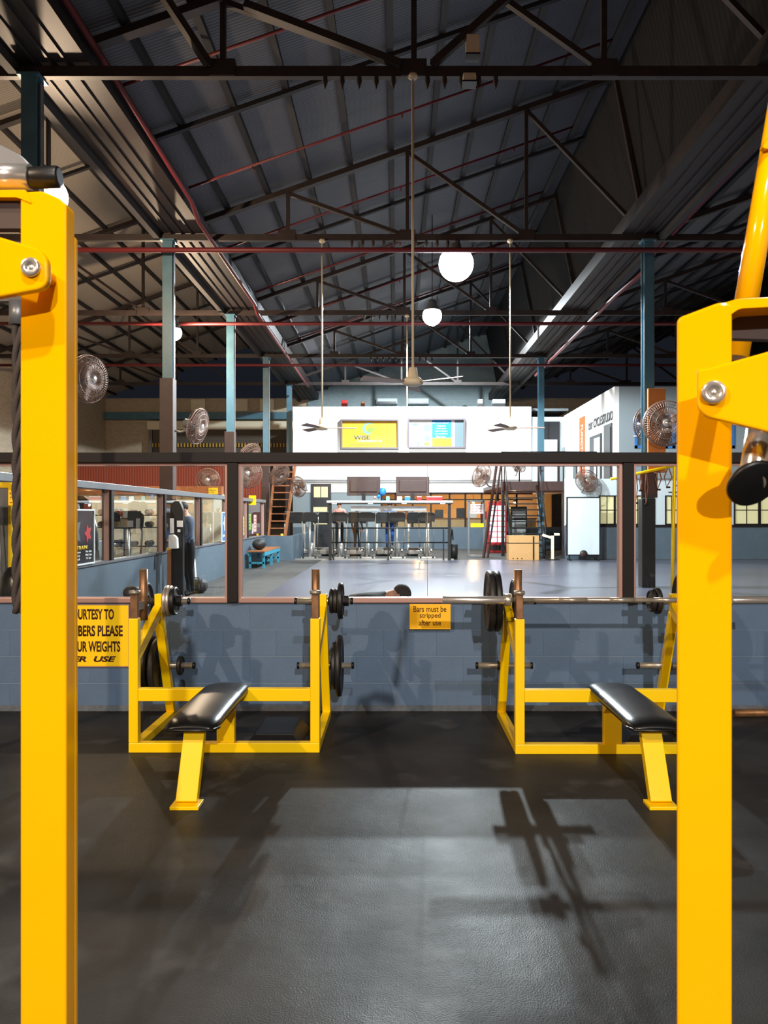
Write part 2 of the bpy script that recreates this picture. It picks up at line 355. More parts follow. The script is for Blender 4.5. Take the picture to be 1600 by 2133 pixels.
# trusses
def truss(dx, y, label, extra=False):
    t = thing('roof_truss', label, 'roof truss', (dx, y, 7.05), 'sawtooth roof trusses'); q = lambda x, z: (x+dx, y, z)
    MB().bar(q(XL, 7.05), q(XR, 7.05), .09, .13).build('bottom_chord', 'truss', t)
    MB().bar(q(XL, roofz(XL)-.16), q(4.41, roofz(4.41)-.16), .10, .15, (0, 1, 0)).build('rafter', 'truss', t)
    MB().bar(q(4.41, roofz(4.41)-.1), q(XR, 7.05), .08, .10, (0, 1, 0)).build('steep_rafter', 'truss', t)
    ns = (-2.19, .22, 2.62)
    for n in ns: MB().bar(q(n, 7.05), q(n, roofz(n)-.16), .07, .07, (0, 1, 0)).build('vertical_strut', 'truss', t)
    for a, b in zip(ns, (.22, 2.62, XR)): MB().bar(q(a, roofz(a)-.2), q(b, 7.08), .07, .085, (0, 1, 0)).build('diagonal_strut', 'truss', t)
    for n in ns: B(n+dx-.16, n+dx+.16, y-.06, y+.06, 6.99, 7.2).build('gusset_plate', 'truss', t)
    if extra:
        for i in range(11):
            x = -.9+i*.215
            if abs(x-.22) > .12: MB().lathe([(.03, 0), (.035, -.06), (.012, -.13), (.0, -.16)], (x+dx, y-.03, 6.98), n=8).build('chord_hook', 'truss', t)
    return t
ordn = ('nearest', 'second', 'third', 'fourth', 'farthest')
for i, y in enumerate(YC):
    truss(0, y, 'dark steel roof truss across the middle bay, %s from the viewer' % ordn[i], i < 4)
    truss(-BAY, y, 'dark steel truss over the left bay, %s from the viewer' % ordn[i])
    truss(BAY, y, 'dark steel truss over the right bay, %s from the viewer' % ordn[i])
t = thing('brace_frame', 'brown timber braces rising from the middle of the nearest truss', 'roof brace', (.2, 9.85, 7.1))
MB().bar((.05, 9.85, 7.1), (-1.9, 9.85, 8.75-.9), .10, .09).build('brace', 'truss', t)
MB().bar((.45, 9.85, 7.1), (2.3, 9.85, 8.75), .10, .09).build('brace', 'truss', t)
MB().bar((-2.35, 9.85, 7.1), (-3.0, 9.4, 8.0), .10, .09).build('brace', 'truss', t)
# valley gutters and columns
main_roof = bpy.data.objects['ceiling']
for nm, x0, x1 in (('l', -4.75, -3.85), ('r', 4.55, 5.35)):
    g = B(x0, x1, 3, YE-.1, 7.13, 7.42).build('valley_gutter', 'gutter', main_roof)
    xe = x0-.06 if nm == 'l' else x1
    B(xe-.06, xe+.06, 3, YE-.1, 7.0, 7.16).build('edge_beam', 'edge_steel', g)
    for k in range(3): B(x0+.22+k*.2, x0+.25+k*.2, 3, YE-.1, 7.10, 7.13).build('fold', 'gutter', g)
def column(x, y, label, casing=0, cm='brown_casing', light=True):
    t = thing('steel_column', label, 'column', (x, y, 0), 'blue steel columns')
    z0 = casing
    MB().box(x-.10, x+.10, y-.10, y-.085, z0, 7.0).build('flange', 'blue_column', t)
    MB().box(x-.10, x+.10, y+.085, y+.10, z0, 7.0).build('flange', 'blue_column', t)
    MB().box(x-.012, x+.012, y-.085, y+.085, z0, 7.0).build('web', 'blue_column', t)
    B(x-.14, x+.14, y-.14, y+.14, 6.96, 6.99).build('cap_plate', 'blue_column', t)
    if casing: B(x-.15, x+.12, y-.13, y+.13, 0, casing).build('casing', cm, t, .008)
    if light: B(x+.101, x+.125, y-.05, y+.02, casing+.0, 6.9).build('conduit', 'grey_metal', t)
    return t
cl = ('nearest of the left row, above the yellow upright', 'second of the left row, beside the warm lamp', 'third of the left row, behind the pole fan', 'fourth of the left row', 'farthest of the left row, at the edge of the white block')
for i, y in enumerate(YC): column(XL, y, 'blue steel column, '+cl[i], (4.0, 4.2, 3.75, 3.2, 3.6)[i])
c1 = column(XR+.02, YC[1], 'blue steel column with orange board and black padded foot on the right', 1.78, 'black_plastic')
B(XR-.03, XR+.32, YC[1]-.20, YC[1]-.13, 2.30, 3.98).build('orange_board', 'orange_ply', c1, .005)
B(XR-.15, XR+.17, YC[1]-.16, YC[1]-.131, 1.80, 2.29).build('brown_board', 'brown_casing', c1)
column(XR+.05, YC[3], 'blue steel column in front of the dark mezzanine door', 0, light=False)
# sprinkler pipes
t = thing('sprinkler_main', 'dark red sprinkler main running back beside the left gutter', 'pipe', (-3.8, 20, 7.1))
MB().path([(-3.75, 6, 7.35), (-3.75, 14.4, 7.2), (-3.72, 14.8, 6.98), (-3.72, 20.6, 6.98), (-3.7, 21, 6.8), (-3.7, 33, 6.8)], .045, 10).build('pipe', 'red_pipe', t)
t = thing('sprinkler_main', 'dark red sprinkler main with a kink beside the right gutter', 'pipe', (5.6, 20, 7))
MB().path([(5.55, 9, 7.25), (5.55, 17, 7.1), (5.5, 17.3, 6.85), (5.3, 19.0, 6.75), (5.3, 30, 6.75)], .05, 10).build('pipe', 'red_pipe', t)
for i, y in enumerate(YC[1:4]):
    o = MB().tube((-14, y-.55, 6.62), (14, y-.55, 6.62), .05, 10).build('sprinkler_pipe', 'red_pipe')
    tag(o, 'long red sprinkler pipe spanning the hall, %s' % ('highest in view, under the second truss', 'middle one, below the smaller white lamp', 'lowest, above the hanging fan hub')[i], 'pipe', 'red cross pipes')
for i, y in enumerate((10.8, 14.2, 17.4, 20.9, 24.3, 27.0)):
    t = thing('sprinkler_branch', 'thin red sprinkler branch climbing the roof slope, %s from the viewer' % ('first', 'second', 'third', 'fourth', 'fifth', 'sixth')[i], 'pipe', (0, y, 8), 'roof sprinkler branches')
    MB().tube((-3.75, y, roofz(-3.75)-.24), (3.9, y, roofz(3.9)-.24), .024, 8).build('pipe', 'red_pipe', t)
    for x in (-2.6, .1, 2.6): MB().tube((x, y, roofz(x)-.24), (x, y, roofz(x)-.34), .014, 6).build('sprinkler_head', 'red_pipe', t)
# ceiling fans on rods
def ceiling_fan(x, y, ztop, zb, label, rot):
    t = thing('ceiling_fan', label, 'ceiling fan', (x, y, zb), 'ceiling fans on long rods')
    MB().lathe([(0, .02), (.05, 0), (.065, -.04), (.03, -.07), (0, -.075)], (x, y, ztop), n=14).build('canopy', 'fan_cream', t)
    MB().tube((x, y, zb+.14), (x, y, ztop-.02), .016, 8).build('rod', 'fan_cream', t)
    MB().lathe([(0, .17), (.05, .165), (.065, .06), (.10, .03), (.13, 0), (.13, -.035), (.09, -.06), (0, -.07)], (x, y, zb), n=20).build('motor', 'fan_cream', t)
    for k in range(3):
        a = rot+k*2*PI/3; d = Vector((math.cos(a), math.sin(a), 0)); n = Vector((-math.sin(a), math.cos(a), .25)).normalized(); c = Vector((x, y, zb-.02))
        MB().prism([(.11, -.03), (.25, -.06), (.68, -.075), (.70, 0), (.68, .075), (.25, .06), (.11, .03)], c, d, n, .008).build('blade', 'fan_grey', t)
ceiling_fan(X(671, 15.8), 15.8, 6.98, 3.22, 'ceiling fan hanging in front of the gold poster on the left', .1)
ceiling_fan(X(1063, 15.8), 15.8, 6.98, 3.22, 'ceiling fan hanging at the right end of the white block', .0)
ceiling_fan(X(860, 9.85), 9.85, 6.98, 3.14, 'nearest ceiling fan, cream hub on the longest central rod', 1.5)
ceiling_fan(X(848, 21.8), 21.8, 6.98, 3.12, 'farthest ceiling fan, low between the two posters', .05)
for i, (x, z, h) in enumerate(((X(985, 9.8), 7.2, .24), (X(978, 9.8), 6.86, .10))):
    t = thing('ceiling_box', ('cream equipment box sitting on the nearest truss', 'small cream box under the nearest truss')[i], 'electrical box', (x, 9.85, z))
    B(x-.08, x+.08, 9.77, 9.93, z, z+h).build('housing', 'fan_cream', t, .012)
    B(x-.09, x+.09, 9.76, 9.94, z-.02, z).build('base', 'black_metal', t)

# ------------------------------------------------------------------ block partition with windows
YW = 5.9
wp = struct(B(-4.1, 9, YW+.0035, 6.1, 0, .82).build('wall_partition', 'mortar_blue'))
hb = None
for r in range(5):
    z0 = .012+r*.2; z1 = min(z0+.1955, .815)
    if z1-z0 < .01: continue
    n = 0; x = -4.1-(.2 if r % 2 else 0)
    while x < 8.9:
        key = round(z1-z0, 3)
        if hb is None or hb[0] != key:
            o = MB().box(0, .39998, 0, .03, 0, z1-z0).build('block', 'block_blue', wp, .0012, 1); hb = (key, o.data)
        else:
            o = bpy.data.objects.new('block', hb[1]); C.objects.link(o); o.parent = wp
            md = o.modifiers.new('bevel', 'BEVEL'); md.width = .0012; md.segments = 1
        o.location = (x, YW-0, z0); x += .4
struct(B(-4.1, 9, YW-.010, YW, 0, .045).build('baseboard_partition', 'concrete', None, .004))
struct(B(-4.1, 9, YW-.06, YW+.09, 1.860, 1.935).build('trim_1', 'frame_dark', None, .004), 'dark header beam along the top of the windows')
mx = [-4.1, -1.22, 1.727, 4.67, 7.6]
for i, x in enumerate(mx): struct(B(x-.04, x+.04, YW-.05, YW+.09, .82, 1.86).build('trim_%d' % (i+2), 'frame_dark', None, .004), 'dark window post')
for i, (a, b) in enumerate(zip(mx, mx[1:])):
    a += .04; b -= .04
    w = bpy.data.objects.new('window_%d' % (i+1), None); C.objects.link(w); w.location = ((a+b)/2, YW, .82); struct(w)
    m = (a+b)/2-.02
    B(a+.02, m-.001, YW+.03, YW+.036, .855, 1.84).build('pane', 'glass', w); B(m+.001, b-.02, YW+.03, YW+.036, .855, 1.84).build('pane', 'glass', w)
    B(m-.0015, m+.0015, YW+.028, YW+.038, .855, 1.84).build('glass_joint', 'grey_metal', w)
    B(a, b, YW-.03, YW+.06, .815, .852).build('sill', 'bead_pink', w, .004)
    B(a, b, YW-.02, YW+.05, 1.838, 1.86).build('head_bead', 'bead_pink', w)
    B(a, a+.022, YW-.02, YW+.05, .852, 1.838).build('jamb_bead', 'bead_pink', w); B(b-.022, b, YW-.02, YW+.05, .852, 1.838).build('jamb_bead', 'bead_pink', w)
# side partition running back
XP = -4.1
struct(B(XP-.15, XP, 6.1, 24.6, 0, .78).build('wall_side_partition', 'blue_dado'))
struct(B(XP-.17, XP+.02, 6.1, 24.6, .78, .81).build('trim_8', 'grey_metal'), 'grey sill of the side partition')
struct(B(XP-.16, XP+.02, 6.1, 24.6, 1.82, 1.91).build('trim_9', 'grey_metal', None, .004), 'grey top rail of the side partition')
ym = [6.14, 8.75, 11.35, 13.95, 16.55, 19.15, 21.75, 24.55]
for i, y in enumerate(ym): struct(B(XP-.13, XP+.01, y-.05, y+.05, .81, 1.82).build('trim_%d' % (10+i), 'frame_dark'), 'dark post of the side partition')
for i, (a, b) in enumerate(zip(ym, ym[1:])):
    w = bpy.data.objects.new('window_%d' % (5+i), None); C.objects.link(w); w.location = (XP, (a+b)/2, .8); struct(w)
    B(XP-.075, XP-.069, a+.05, b-.05, .81, 1.82).build('pane', 'glass', w)
    B(XP-.09, XP-.02, a+.05, a+.075, .81, 1.82).build('jamb_bead', 'bead_pink', w); B(XP-.09, XP-.02, b-.075, b-.05, .81, 1.82).build('jamb_bead', 'bead_pink', w)
struct(B(-3.4, -3.25, 24.9, 31, 0, .78).build('wall_far_partition', 'blue_dado'))
struct(B(-4.25, -3.25, 24.8, 24.95, 0, .78).build('wall_far_partition', 'blue_dado'))
# ------------------------------------------------------------------ bench press racks
def weight_plate(c, r, th, label, m='iron', axis=(1,0,0), grp='weight plates on the rack pegs'):
    hub = max(.045, r*.32)
    pr = [(.026, -th*.5), (hub, -th*.5), (hub+.008, -th*.32), (r*.80, -th*.30), (r*.86, -th*.5), (r*.97, -th*.5), (r, -th*.35)]
    pr = pr+[(a, -h) for a, h in pr[::-1]]+[(.026, -th*.5)]
    t = thing('weight_plate', label, 'weight plate', c, grp)
    MB().lathe(pr, c, axis, 40).build('disc', m, t)
    MB().ring(c, axis, .029, .005, 20, 6).build('bore_ring', 'steel', t)
    for s in (-1, 1): MB().ring(Vector(c)+Vector(axis)*s*th*.46, axis, r*.91, .004, 40, 5).build('rim_bead', m, t)
    return t
def rack(x0, x1, yf, xb, label):
    t = thing('bench_press_rack', label, 'bench press', ((x0+x1)/2, yf, 0), 'yellow bench press racks')
    w = .058; yr = 5.70; xc = (x0+x1)/2
    for x in (x0, x1):
        s = -1 if x == x0 else 1
        MB().box(x-w/2, x+w/2, yf-w/2, yf+w/2, .06, .83).build('upright', 'yellow', t, .004)
        p = MB().box(x-.022, x+.022, yf-.02, yf+.02, .83, .985).build('post_sleeve', 'rusty_steel', t, .004)
        MB().tube((x+.012*-s, yf+.135, .80), (x+.012*-s, yf+.135, 1.125), .026, 18).build('guide_post', 'rusty_steel', t)
        MB().lathe([(.0, .012), (.033, .010), (.035, 0), (.033, -.012), (0, -.014)], (x, yf, .992), n=18).build('post_cap', 'steel', t)
        MB().bar((x+.012*-s, yf+.135, .90), (x, yf, .90), .03, .05).build('post_bracket', 'steel', t)
        MB().box(x-w/2, x+w/2, yf+w/2, yr+.03, 0, .055).build('side_rail', 'yellow', t, .004)
        MB().bar((x, yr, .05), (x, 5.40, .80), w, w, (0, 1, 0)).build('rear_leg', 'yellow', t, .004)
        MB().bar((x, yf+.02, .60), (x, 5.38, .82), .052, .075).build('diagonal_brace', 'yellow', t, .004)
        MB().prism([(-.03, 0), (.035, -.03), (.035, .13), (-.03, .13)], (x-.022, 5.40, .80), (0,1,0), (0,0,1), .05).build('hook_plate', 'yellow', t, .003)
        b = MB().lathe([(0, .012), (.012, .01), (.013, 0), (0, 0)], (x, 5.363, .835), (0,-1,0), 12).build('bolt', 'steel', t)
        MB().prism([(0, 0), (.07, 0), (0, .10)], (x-.003, yf+w/2, .055), (0,1,0), (0,0,1), .006).build('gusset', 'yellow', t)
        for zz, yy in ((.877, 5.44), (.405, 5.575)):
            pg = MB().tube((x-.195, yy, zz), (x+.20, yy, zz), .021, 18).build('weight_peg', 'steel', t)
            for q in (-1, 1): MB().lathe([(.0215, -.012), (.0235, -.012), (.0235, .004), (.0, .005)], (x+(.20 if q > 0 else -.195), yy, zz), (q,0,0), 16).build('end_cap', 'black_plastic', pg)
            MB().ring((x+s*.04, yy, zz), (1,0,0), .026, .008, 18, 6).build('peg_collar', 'iron', pg)
    MB().box(x0-w/2, x1+w/2, yf-w/2, yf+w/2, 0, .06).build('base_bar', 'yellow', t, .004)
    MB().box(x0+w/2, x1-w/2, yf-.025, yf+.025, .318, .396).build('crossbar', 'yellow', t, .004)
    MB().box(xb-.055, xb+.055, yf-.02, yf+.03, .06, .318).build('bench_post', 'yellow', t, .004)
    MB().prism([(0, 0), (.12, 0), (.12, -.03), (0, -.12)], (xb-.02, yf-.02, .37), (0,-1,0), (0,0,1), .04).build('bench_gusset', 'yellow', t)
    MB().box(xb-.03, xb+.03, 4.12, yf-.0, .335, .368).build('bench_spine', 'yellow', t, .003)
    # padded board with rounded ends and crowned top
    n = 22; L0, L1, hw = 4.02, 5.02, .145; vs = []; fs = []
    rows = 15; cols = 9
    m = MB()
    def zt(u, v): return .408+.014*(1-v*v)+.006*math.sin(PI*u)-(.010 if u < .06 or u > .94 else 0)
    for side in (0, 1):
        for i in range(rows):
            u = i/(rows-1)
            end = min(u, 1-u)*(L1-L0); hh = hw*(1 if end > .07 else (.80+.2*math.sqrt(max(0, 1-(1-end/.07)**2))))
            for j in range(cols):
                v = -1+2*j/(cols-1); e = abs(v) > .99 or i in (0, rows-1)
                z = (zt(u, v) if side == 0 else .366)-(.012 if side == 0 and e else 0)
                k = 1.0 if not (side == 0 and e) else .985
                vs.append((xb+v*hh*k, L0+u*(L1-L0), z))
    o = rows*cols
    for i in range(rows-1):
        for j in range(cols-1):
            a = i*cols+j; fs.append((a, a+1, a+cols+1, a+cols)); fs.append((o+a, o+a+cols, o+a+cols+1, o+a+1))
    def edge(a, b): fs.append((a, b, b+o, a+o))
    for j in range(cols-1): edge(j, j+1); edge((rows-1)*cols+j, (rows-1)*cols+j+1)
    for i in range(rows-1): edge(i*cols, (i+1)*cols); edge(i*cols+cols-1, (i+1)*cols+cols-1)
    m.add(vs, fs, True); pad = m.build('bench_pad', 'black_vinyl', t)
    md = pad.modifiers.new('sub', 'SUBSURF'); md.levels = 2; md.render_levels = 2
    MB().path([(xb-hw*.97, L0+.07, .372), (xb-hw*.8, L0+.004, .372), (xb+hw*.8, L0+.004, .372), (xb+hw*.97, L0+.07, .372)], .007, 8).build('pad_piping', 'black_plastic', pad)
    MB().bar((xb, 4.16, .362), (xb, 3.985, .02), .108, .05, (0,1,0)).build('bench_leg', 'yellow', t, .004)
    lg = t.children[-1]
    MB().box(xb-.072, xb+.072, 3.925, 4.035, 0, .018).build('foot_plate', 'yellow', t, .003)
    # raised spotter step
    MB().prism([(0, 0), (.36, 0), (.30, .075), (.06, .075)], (xb+.10, 5.02, 0), (1,0,0), (0,0,1), -.42).build('spotter_step', 'black_metal', t, .004)
    return t
xb1 = -1.06
rack(-1.63, -.505, 4.9, xb1, 'yellow bench press rack with black pad under the left window, bar removed')
rack(.76, 1.90, 4.87, 1.335, 'yellow bench press rack on the right, holding a long bar')
PE = .877; PL = .405
for c, r, th, m, lab in (
    ((-1.735, 5.44, PE), .128, .040, 'iron', 'worn grey-brown plate on upper peg, left of the left rack'),
    ((-1.585, 5.44, PE), .108, .018, 'iron_silver', 'thin silver plate on upper peg, touching the leg of the left rack'),
    ((-1.562, 5.44, PE), .106, .018, 'iron_silver', 'second thin silver plate, outer one of the silver pair'),
    ((-1.535, 5.44, PE), .098, .028, 'iron_black', 'small black plate next to the two silver plates'),
    ((-1.74, 5.575, PL), .205, .045, 'iron_black', 'large black plate on the lower peg behind the left upright'),
    ((-1.69, 5.575, PL), .195, .040, 'iron', 'large dark brown plate beside the black one behind the left upright'),
    ((-1.53, 5.575, PL), .068, .022, 'iron', 'tiny change plate on the lower peg of the left rack'),
    ((-.447, 5.44, PE), .086, .022, 'iron_black', 'smallest plate on upper right peg of the left rack'),
    ((-.420, 5.44, PE), .084, .026, 'iron', 'middle plate on upper right peg of the left rack'),
    ((-.385, 5.44, PE), .125, .032, 'iron_black', 'larger outer plate on upper right peg of the left rack'),
    ((-.438, 5.575, PL), .165, .030, 'iron_black', 'smaller plate on the lower right peg of the left rack'),
    ((-.404, 5.575, PL), .215, .034, 'iron_black', 'big plate on the lower right peg of the left rack'),
    ((.690, 5.44, PE), .210, .040, 'iron_black', 'big black plate on the right rack, beside its leg'),
    ((.645, 5.44, PE), .210, .042, 'iron', 'big black plate on the right rack, outer one with brown centre'),
    ((.812, 5.44, PE), .150, .025, 'iron_black', 'plate half hidden behind the left upright of the right rack'),
    ((1.80, 5.44, PE), .090, .030, 'iron', 'small rusty plate behind the bar, inner one'),
    ((1.765, 5.44, PE), .075, .030, 'iron', 'small rusty plate behind the bar, outer one'),
    ((1.99, 5.44, PE), .210, .040, 'iron_black', 'dark plate half hidden by the right foreground upright'),
    ): weight_plate(c, r, th, lab, m)
def clamp(c, label):
    t = thing('bar_clamp', label, 'clamp', c, 'plastic clamps on the pegs')
    MB().tube(Vector(c)-Vector((.018,0,0)), Vector(c)+Vector((.018,0,0)), .036, 18).build('ring', 'black_plastic', t, .003)
    MB().bar(Vector(c)+Vector((-.016,-.035,.01)), Vector(c)+Vector((.016,-.035,.01)), .018, .028).build('lever', 'black_plastic', t)
    for a in (-.012, .012): MB().bar(Vector(c)+Vector((a,-.02,.034)), Vector(c)+Vector((a,.02,.034)), .006, .012).build('rib', 'black_plastic', t)
clamp((-1.500, 5.44, PE), 'black clamp holding the silver plates on the left rack')
clamp((-.348, 5.44, PE), 'black clamp outside the plates right of the left rack')
# barbell
yb, zb = 4.955, .936
t = thing('barbell', 'long steel barbell resting across the right rack', 'barbell', (1.4, yb, zb))
MB().tube((.70, yb, zb), (2.09, yb, zb), .0145, 18).build('shaft', 'steel', t)
for a, b in ((1.02, 1.20), (1.34, 1.50), (1.62, 1.80)): MB().tube((a, yb, zb), (b, yb, zb), .0155, 18).build('knurled_grip', 'steel', t)
for a, b, c in ((.290, .70, 1), (2.09, 2.52, -1)):
    s = MB().tube((a, yb, zb), (b, yb, zb), .025, 24).build('sleeve', 'chrome', t, .003)
    e = b if c > 0 else a
    MB().tube((e-.018, yb, zb), (e+.018, yb, zb), .038, 24).build('collar', 'steel', s, .003)
for x in (.76, 1.90):
    pass
for i, (a, b) in enumerate(((.56, .70), (.80, .90))): tag(MB().bar((a, 5.36, .885), (b, 5.36, .885), .04, .02).build('bar_cradle', 'rusty_steel', None, .003), ('flat steel cradle under the bar sleeve', 'flat steel cradle right of the guide post')[i], 'bar cradle')
tag(MB().path([(2.45, 5.72, .03), (3.2, 5.74, .032), (4.2, 5.76, .03)], .03, 12).build('floor_bar', 'rusty_steel'), 'dark metal bar lying along the foot of the block wall', 'metal bar')
# signs on the wall
t = thing('wall_sign', 'yellow courtesy notice about weights, partly hidden by the left upright', 'sign', (X(175, YW), YW-.012, .6))
ax, bx = X(88, YW), X(269, YW); az, bz = Z(1387, YW), Z(1260, YW)
B(ax, bx, YW-.014, YW-.003, az, bz).build('panel', 'sign_yellow', t, .002)
for q in ((ax-.006, bx+.006, az-.006, az), (ax-.006, bx+.006, bz, bz+.006), (ax-.006, ax, az, bz), (bx, bx+.006, az, bz)): B(q[0], q[1], YW-.018, YW-.002, q[2], q[3]).build('edge_strip', 'bead_pink', t)
def wl(s, p0, p1, y0, y1, bold=.03, shear=0): text(s, 'sign_ink', t, ((X(p0, YW)+X(p1, YW))/2, YW-.0145, (Z(y0, YW)+Z(y1, YW))/2), X(p1, YW)-X(p0, YW), Z(y0, YW)-Z(y1, YW), t=.0015, bold=bold, shear=shear)
wl('COURTESY TO', 142, 239, 1268, 1290); wl('MEMBERS PLEASE', 130, 257, 1302, 1325); wl('RACK YOUR WEIGHTS', 97, 252, 1335, 1357); wl('AFTER  USE', 104, 243, 1366, 1378, .04, .25)
t = thing('wall_sign', 'small amber sign reading bars must be stripped after use', 'sign', (X(895, YW), YW-.012, .8))
B(X(853, YW), X(938, YW), YW-.045, YW-.034, Z(1309, YW), Z(1257, YW)).build('panel', 'sign_amber', t, .002)
B(X(860, YW), X(930, YW), YW-.034, YW-.002, Z(1300, YW), Z(1262, YW)).build('backing', 'black_plastic', t)
for s, p0, p1, y0, y1 in (('Bars must be', 861, 929, 1261, 1273), ('stripped', 874, 917, 1275, 1288), ('after use', 872, 918, 1289, 1301)):
    text(s, 'sign_ink', t, ((X(p0, YW)+X(p1, YW))/2, YW-.0455, (Z(y0, YW)+Z(y1, YW))/2), X(p1, YW)-X(p0, YW), Z(y0, YW)-Z(y1, YW), t=.0012, bold=.005)

# ------------------------------------------------------------------ foreground leverage machine uprights
def rrect(pts, r, n=5):          # round every corner of a polygon
    out = []; k = len(pts)
    for i in range(k):
        p = Vector(pts[i]+(0,)) if len(pts[i]) == 2 else Vector(pts[i]); a = Vector(pts[i-1]+(0,)); b = Vector(pts[(i+1) % k]+(0,))
        rr = min(r, (a-p).length*.45, (b-p).length*.45); s = p+(a-p).normalized()*rr; e = p+(b-p).normalized()*rr
        for j in range(n+1):
            u = j/n; q = s*(1-u)**2+p*2*u*(1-u)+e*u*u; out.append((q.x, q.y))
    return out
def bolt(t, c, r, nrm=(0,-1,0)):
    b = MB().lathe([(0, .004), (r*.25, .004), (r*.28, .001), (r*.34, .005), (r*.86, .009), (r, .005), (r, 0), (0, 0)], c, nrm, 28).build('pivot_bolt', 'chrome', t)
Y1 = 1.28
t = thing('leverage_machine', 'yellow leverage machine upright at the left edge, very close', 'gym machine', (X(90, Y1), Y1, 0))
a, b = X(42, Y1), X(138, Y1)
MB().prism(rrect([(a, 0), (b, 0), (b, Z(425, Y1)), (b-.012, Z(412, Y1)), (X(88, Y1), Z(397, Y1)), (a, Z(400, Y1))], .006), (0, Y1, 0), (1,0,0), (0,0,1), -.035).build('upright', 'yellow_gloss', t, .003)
MB().prism(rrect([(a+.002, 0), (b, 0), (b, Z(480, Y1)), (b-.03, Z(435, Y1)), (a+.002, Z(425, Y1))], .004), (0, Y1+.0352, 0), (1,0,0), (0,0,1), -.012).build('rear_plate', 'yellow_gloss', t, .002)
MB().prism(rrect([(X(-130, Y1), Z(398, Y1)), (a+.01, Z(396, Y1)), (a+.02, Z(425, Y1)), (a-.004, Z(412, Y1)), (X(-130, Y1), Z(412, Y1))], .004), (0, Y1-.002, 0), (1,0,0), (0,0,1), -.09).build('top_flange', 'yellow_gloss', t, .003)
B(X(-120, Y1), a, Y1+.012, Y1+.03, Z(470, Y1), Z(412, Y1)).build('cross_tube', 'brown_casing', t)
Ya = Y1-.062
arm = MB().prism(rrect([(X(-160, Ya), Z(455, Ya)), (X(-10, Ya), Z(490, Ya)), (X(82, Ya), Z(518, Ya)), (X(99, Ya), Z(540, Ya)), (X(99, Ya), Z(600, Ya)), (X(-10, Ya), Z(620, Ya)), (X(-160, Ya), Z(640, Ya))], .018), (0, Ya, 0), (1,0,0), (0,0,1), -.016).build('lever_arm', 'yellow_gloss', t, .004, 3)
bolt(t, (X(66, Ya), Ya, Z(558, Ya)), .0150)
MB().tube((X(66, Ya), Ya+.01, Z(558, Ya)), (X(66, Ya), Y1+.0, Z(558, Ya)), .012, 16).build('pivot_shaft', 'yellow_gloss', t)
MB().tube((X(-120, Y1), Y1+.05, Z(338, Y1)), (X(35, Y1), Y1+.05, Z(342, Y1)), .021, 20).build('handle_bar', 'chrome', t)
MB().tube((X(30, Y1), Y1+.05, Z(344, Y1)), (X(98, Y1), Y1+.05, Z(341, Y1)), .018, 20).build('grip', 'black_plastic', t, .004)
MB().prism(rrect([(X(-60, Y1), Z(395, Y1)), (X(40, Y1), Z(395, Y1)), (X(34, Y1), Z(318, Y1)), (X(0, Y1), Z(280, Y1)), (X(-60, Y1), Z(250, Y1))], .01), (0, Y1+.075, 0), (1,0,0), (0,0,1), -.01).build('handle_bracket', 'grey_metal', t, .002)
Y2 = 1.10; px0, px1 = 1410, 1525
t = thing('leverage_machine', 'yellow leverage machine upright at the right edge, with slanting tube', 'gym machine', (X(1410, Y2), Y2, 0))
rot = math.radians(-20); ux = Vector((math.cos(rot), math.sin(rot), 0)); org = Vector((X(1410, Y2), Y2, 0))
def rx(px):   # distance along the turned front face for the column px
    k = (px-826)/FPX; return (k*org.y-org.x)/(ux.x-k*ux.y)
def rz(px, py): return Z(py, org.y+ux.y*rx(px))
def poly(l, r=.01): return rrect([(rx(p), rz(p, q)) for p, q in l], r)
nb = ux.cross(Vector((0,0,1)))       # towards the viewer
w = rx(1525)
MB().prism(rrect([(0, 0), (w, 0), (w, rz(1520, 632)), (rx(1500), rz(1500, 628)), (0, rz(1410, 662))], .008), org, ux, (0,0,1), -.035).build('upright', 'yellow_gloss', t, .004)
MB().prism(poly([(1495, 634), (1535, 622), (1720, 612), (1720, 632), (1540, 642), (1515, 660), (1497, 680)], .006), org-nb*.002, ux, (0,0,1), -.09).build('top_flange', 'yellow_gloss', t, .003)
MB().prism(poly([(1512, 640), (1760, 625), (1760, 694), (1512, 688)], .002), org-nb*.05, ux, (0,0,1), -.02).build('cross_tube', 'brown_casing', t)
o2 = org+nb*.075
def rx(px):
    k = (px-826)/FPX; q = o2+nb*.016; return (k*q.y-q.x)/(ux.x-k*ux.y)
def rz(px, py): return Z(py, (o2+nb*.016).y+ux.y*rx(px))
MB().prism(poly([(1452, 768), (1470, 768), (1600, 732), (1740, 690), (1740, 940), (1600, 900), (1470, 868), (1452, 850)], .014), o2, ux, (0,0,1), .016).build('lever_arm', 'yellow_gloss', t, .004, 3)
bc = o2+nb*.016+ux*rx(1487)+Vector((0,0,rz(1487, 818))); bolt(t, bc, .0150, nb)
MB().tube(bc-nb*.10, bc-nb*.01, .013, 16).build('pivot_shaft', 'steel', t)
MB().tube(at(1535, 745, 1.32), at(1628, 200, 1.32), .019, 24).build('slanted_tube', 'yellow_gloss', t)
MB().prism(rrect([(0, -.02), (.022, .012), (.034, .062), (.1, .07), (.1, -.03)], .008), at(1579, 290, 1.31), (1,0,0), (0,0,1), .012).build('tube_bracket', 'yellow_gloss', t)
h0 = at(1588, 850, 1.12); h1 = at(1566, 1005, 1.02)
hn = MB().tube(h0, h1, .017, 24).build('weight_horn', 'chrome', t)
dd = (h1-h0).normalized()
MB().lathe([(.017, -.006), (.030, -.005), (.034, 0), (.034, .006), (.0, .008)], h1, Vector((.12, -.75, -.55)), 32).build('horn_cap', 'black_plastic', hn, .002)

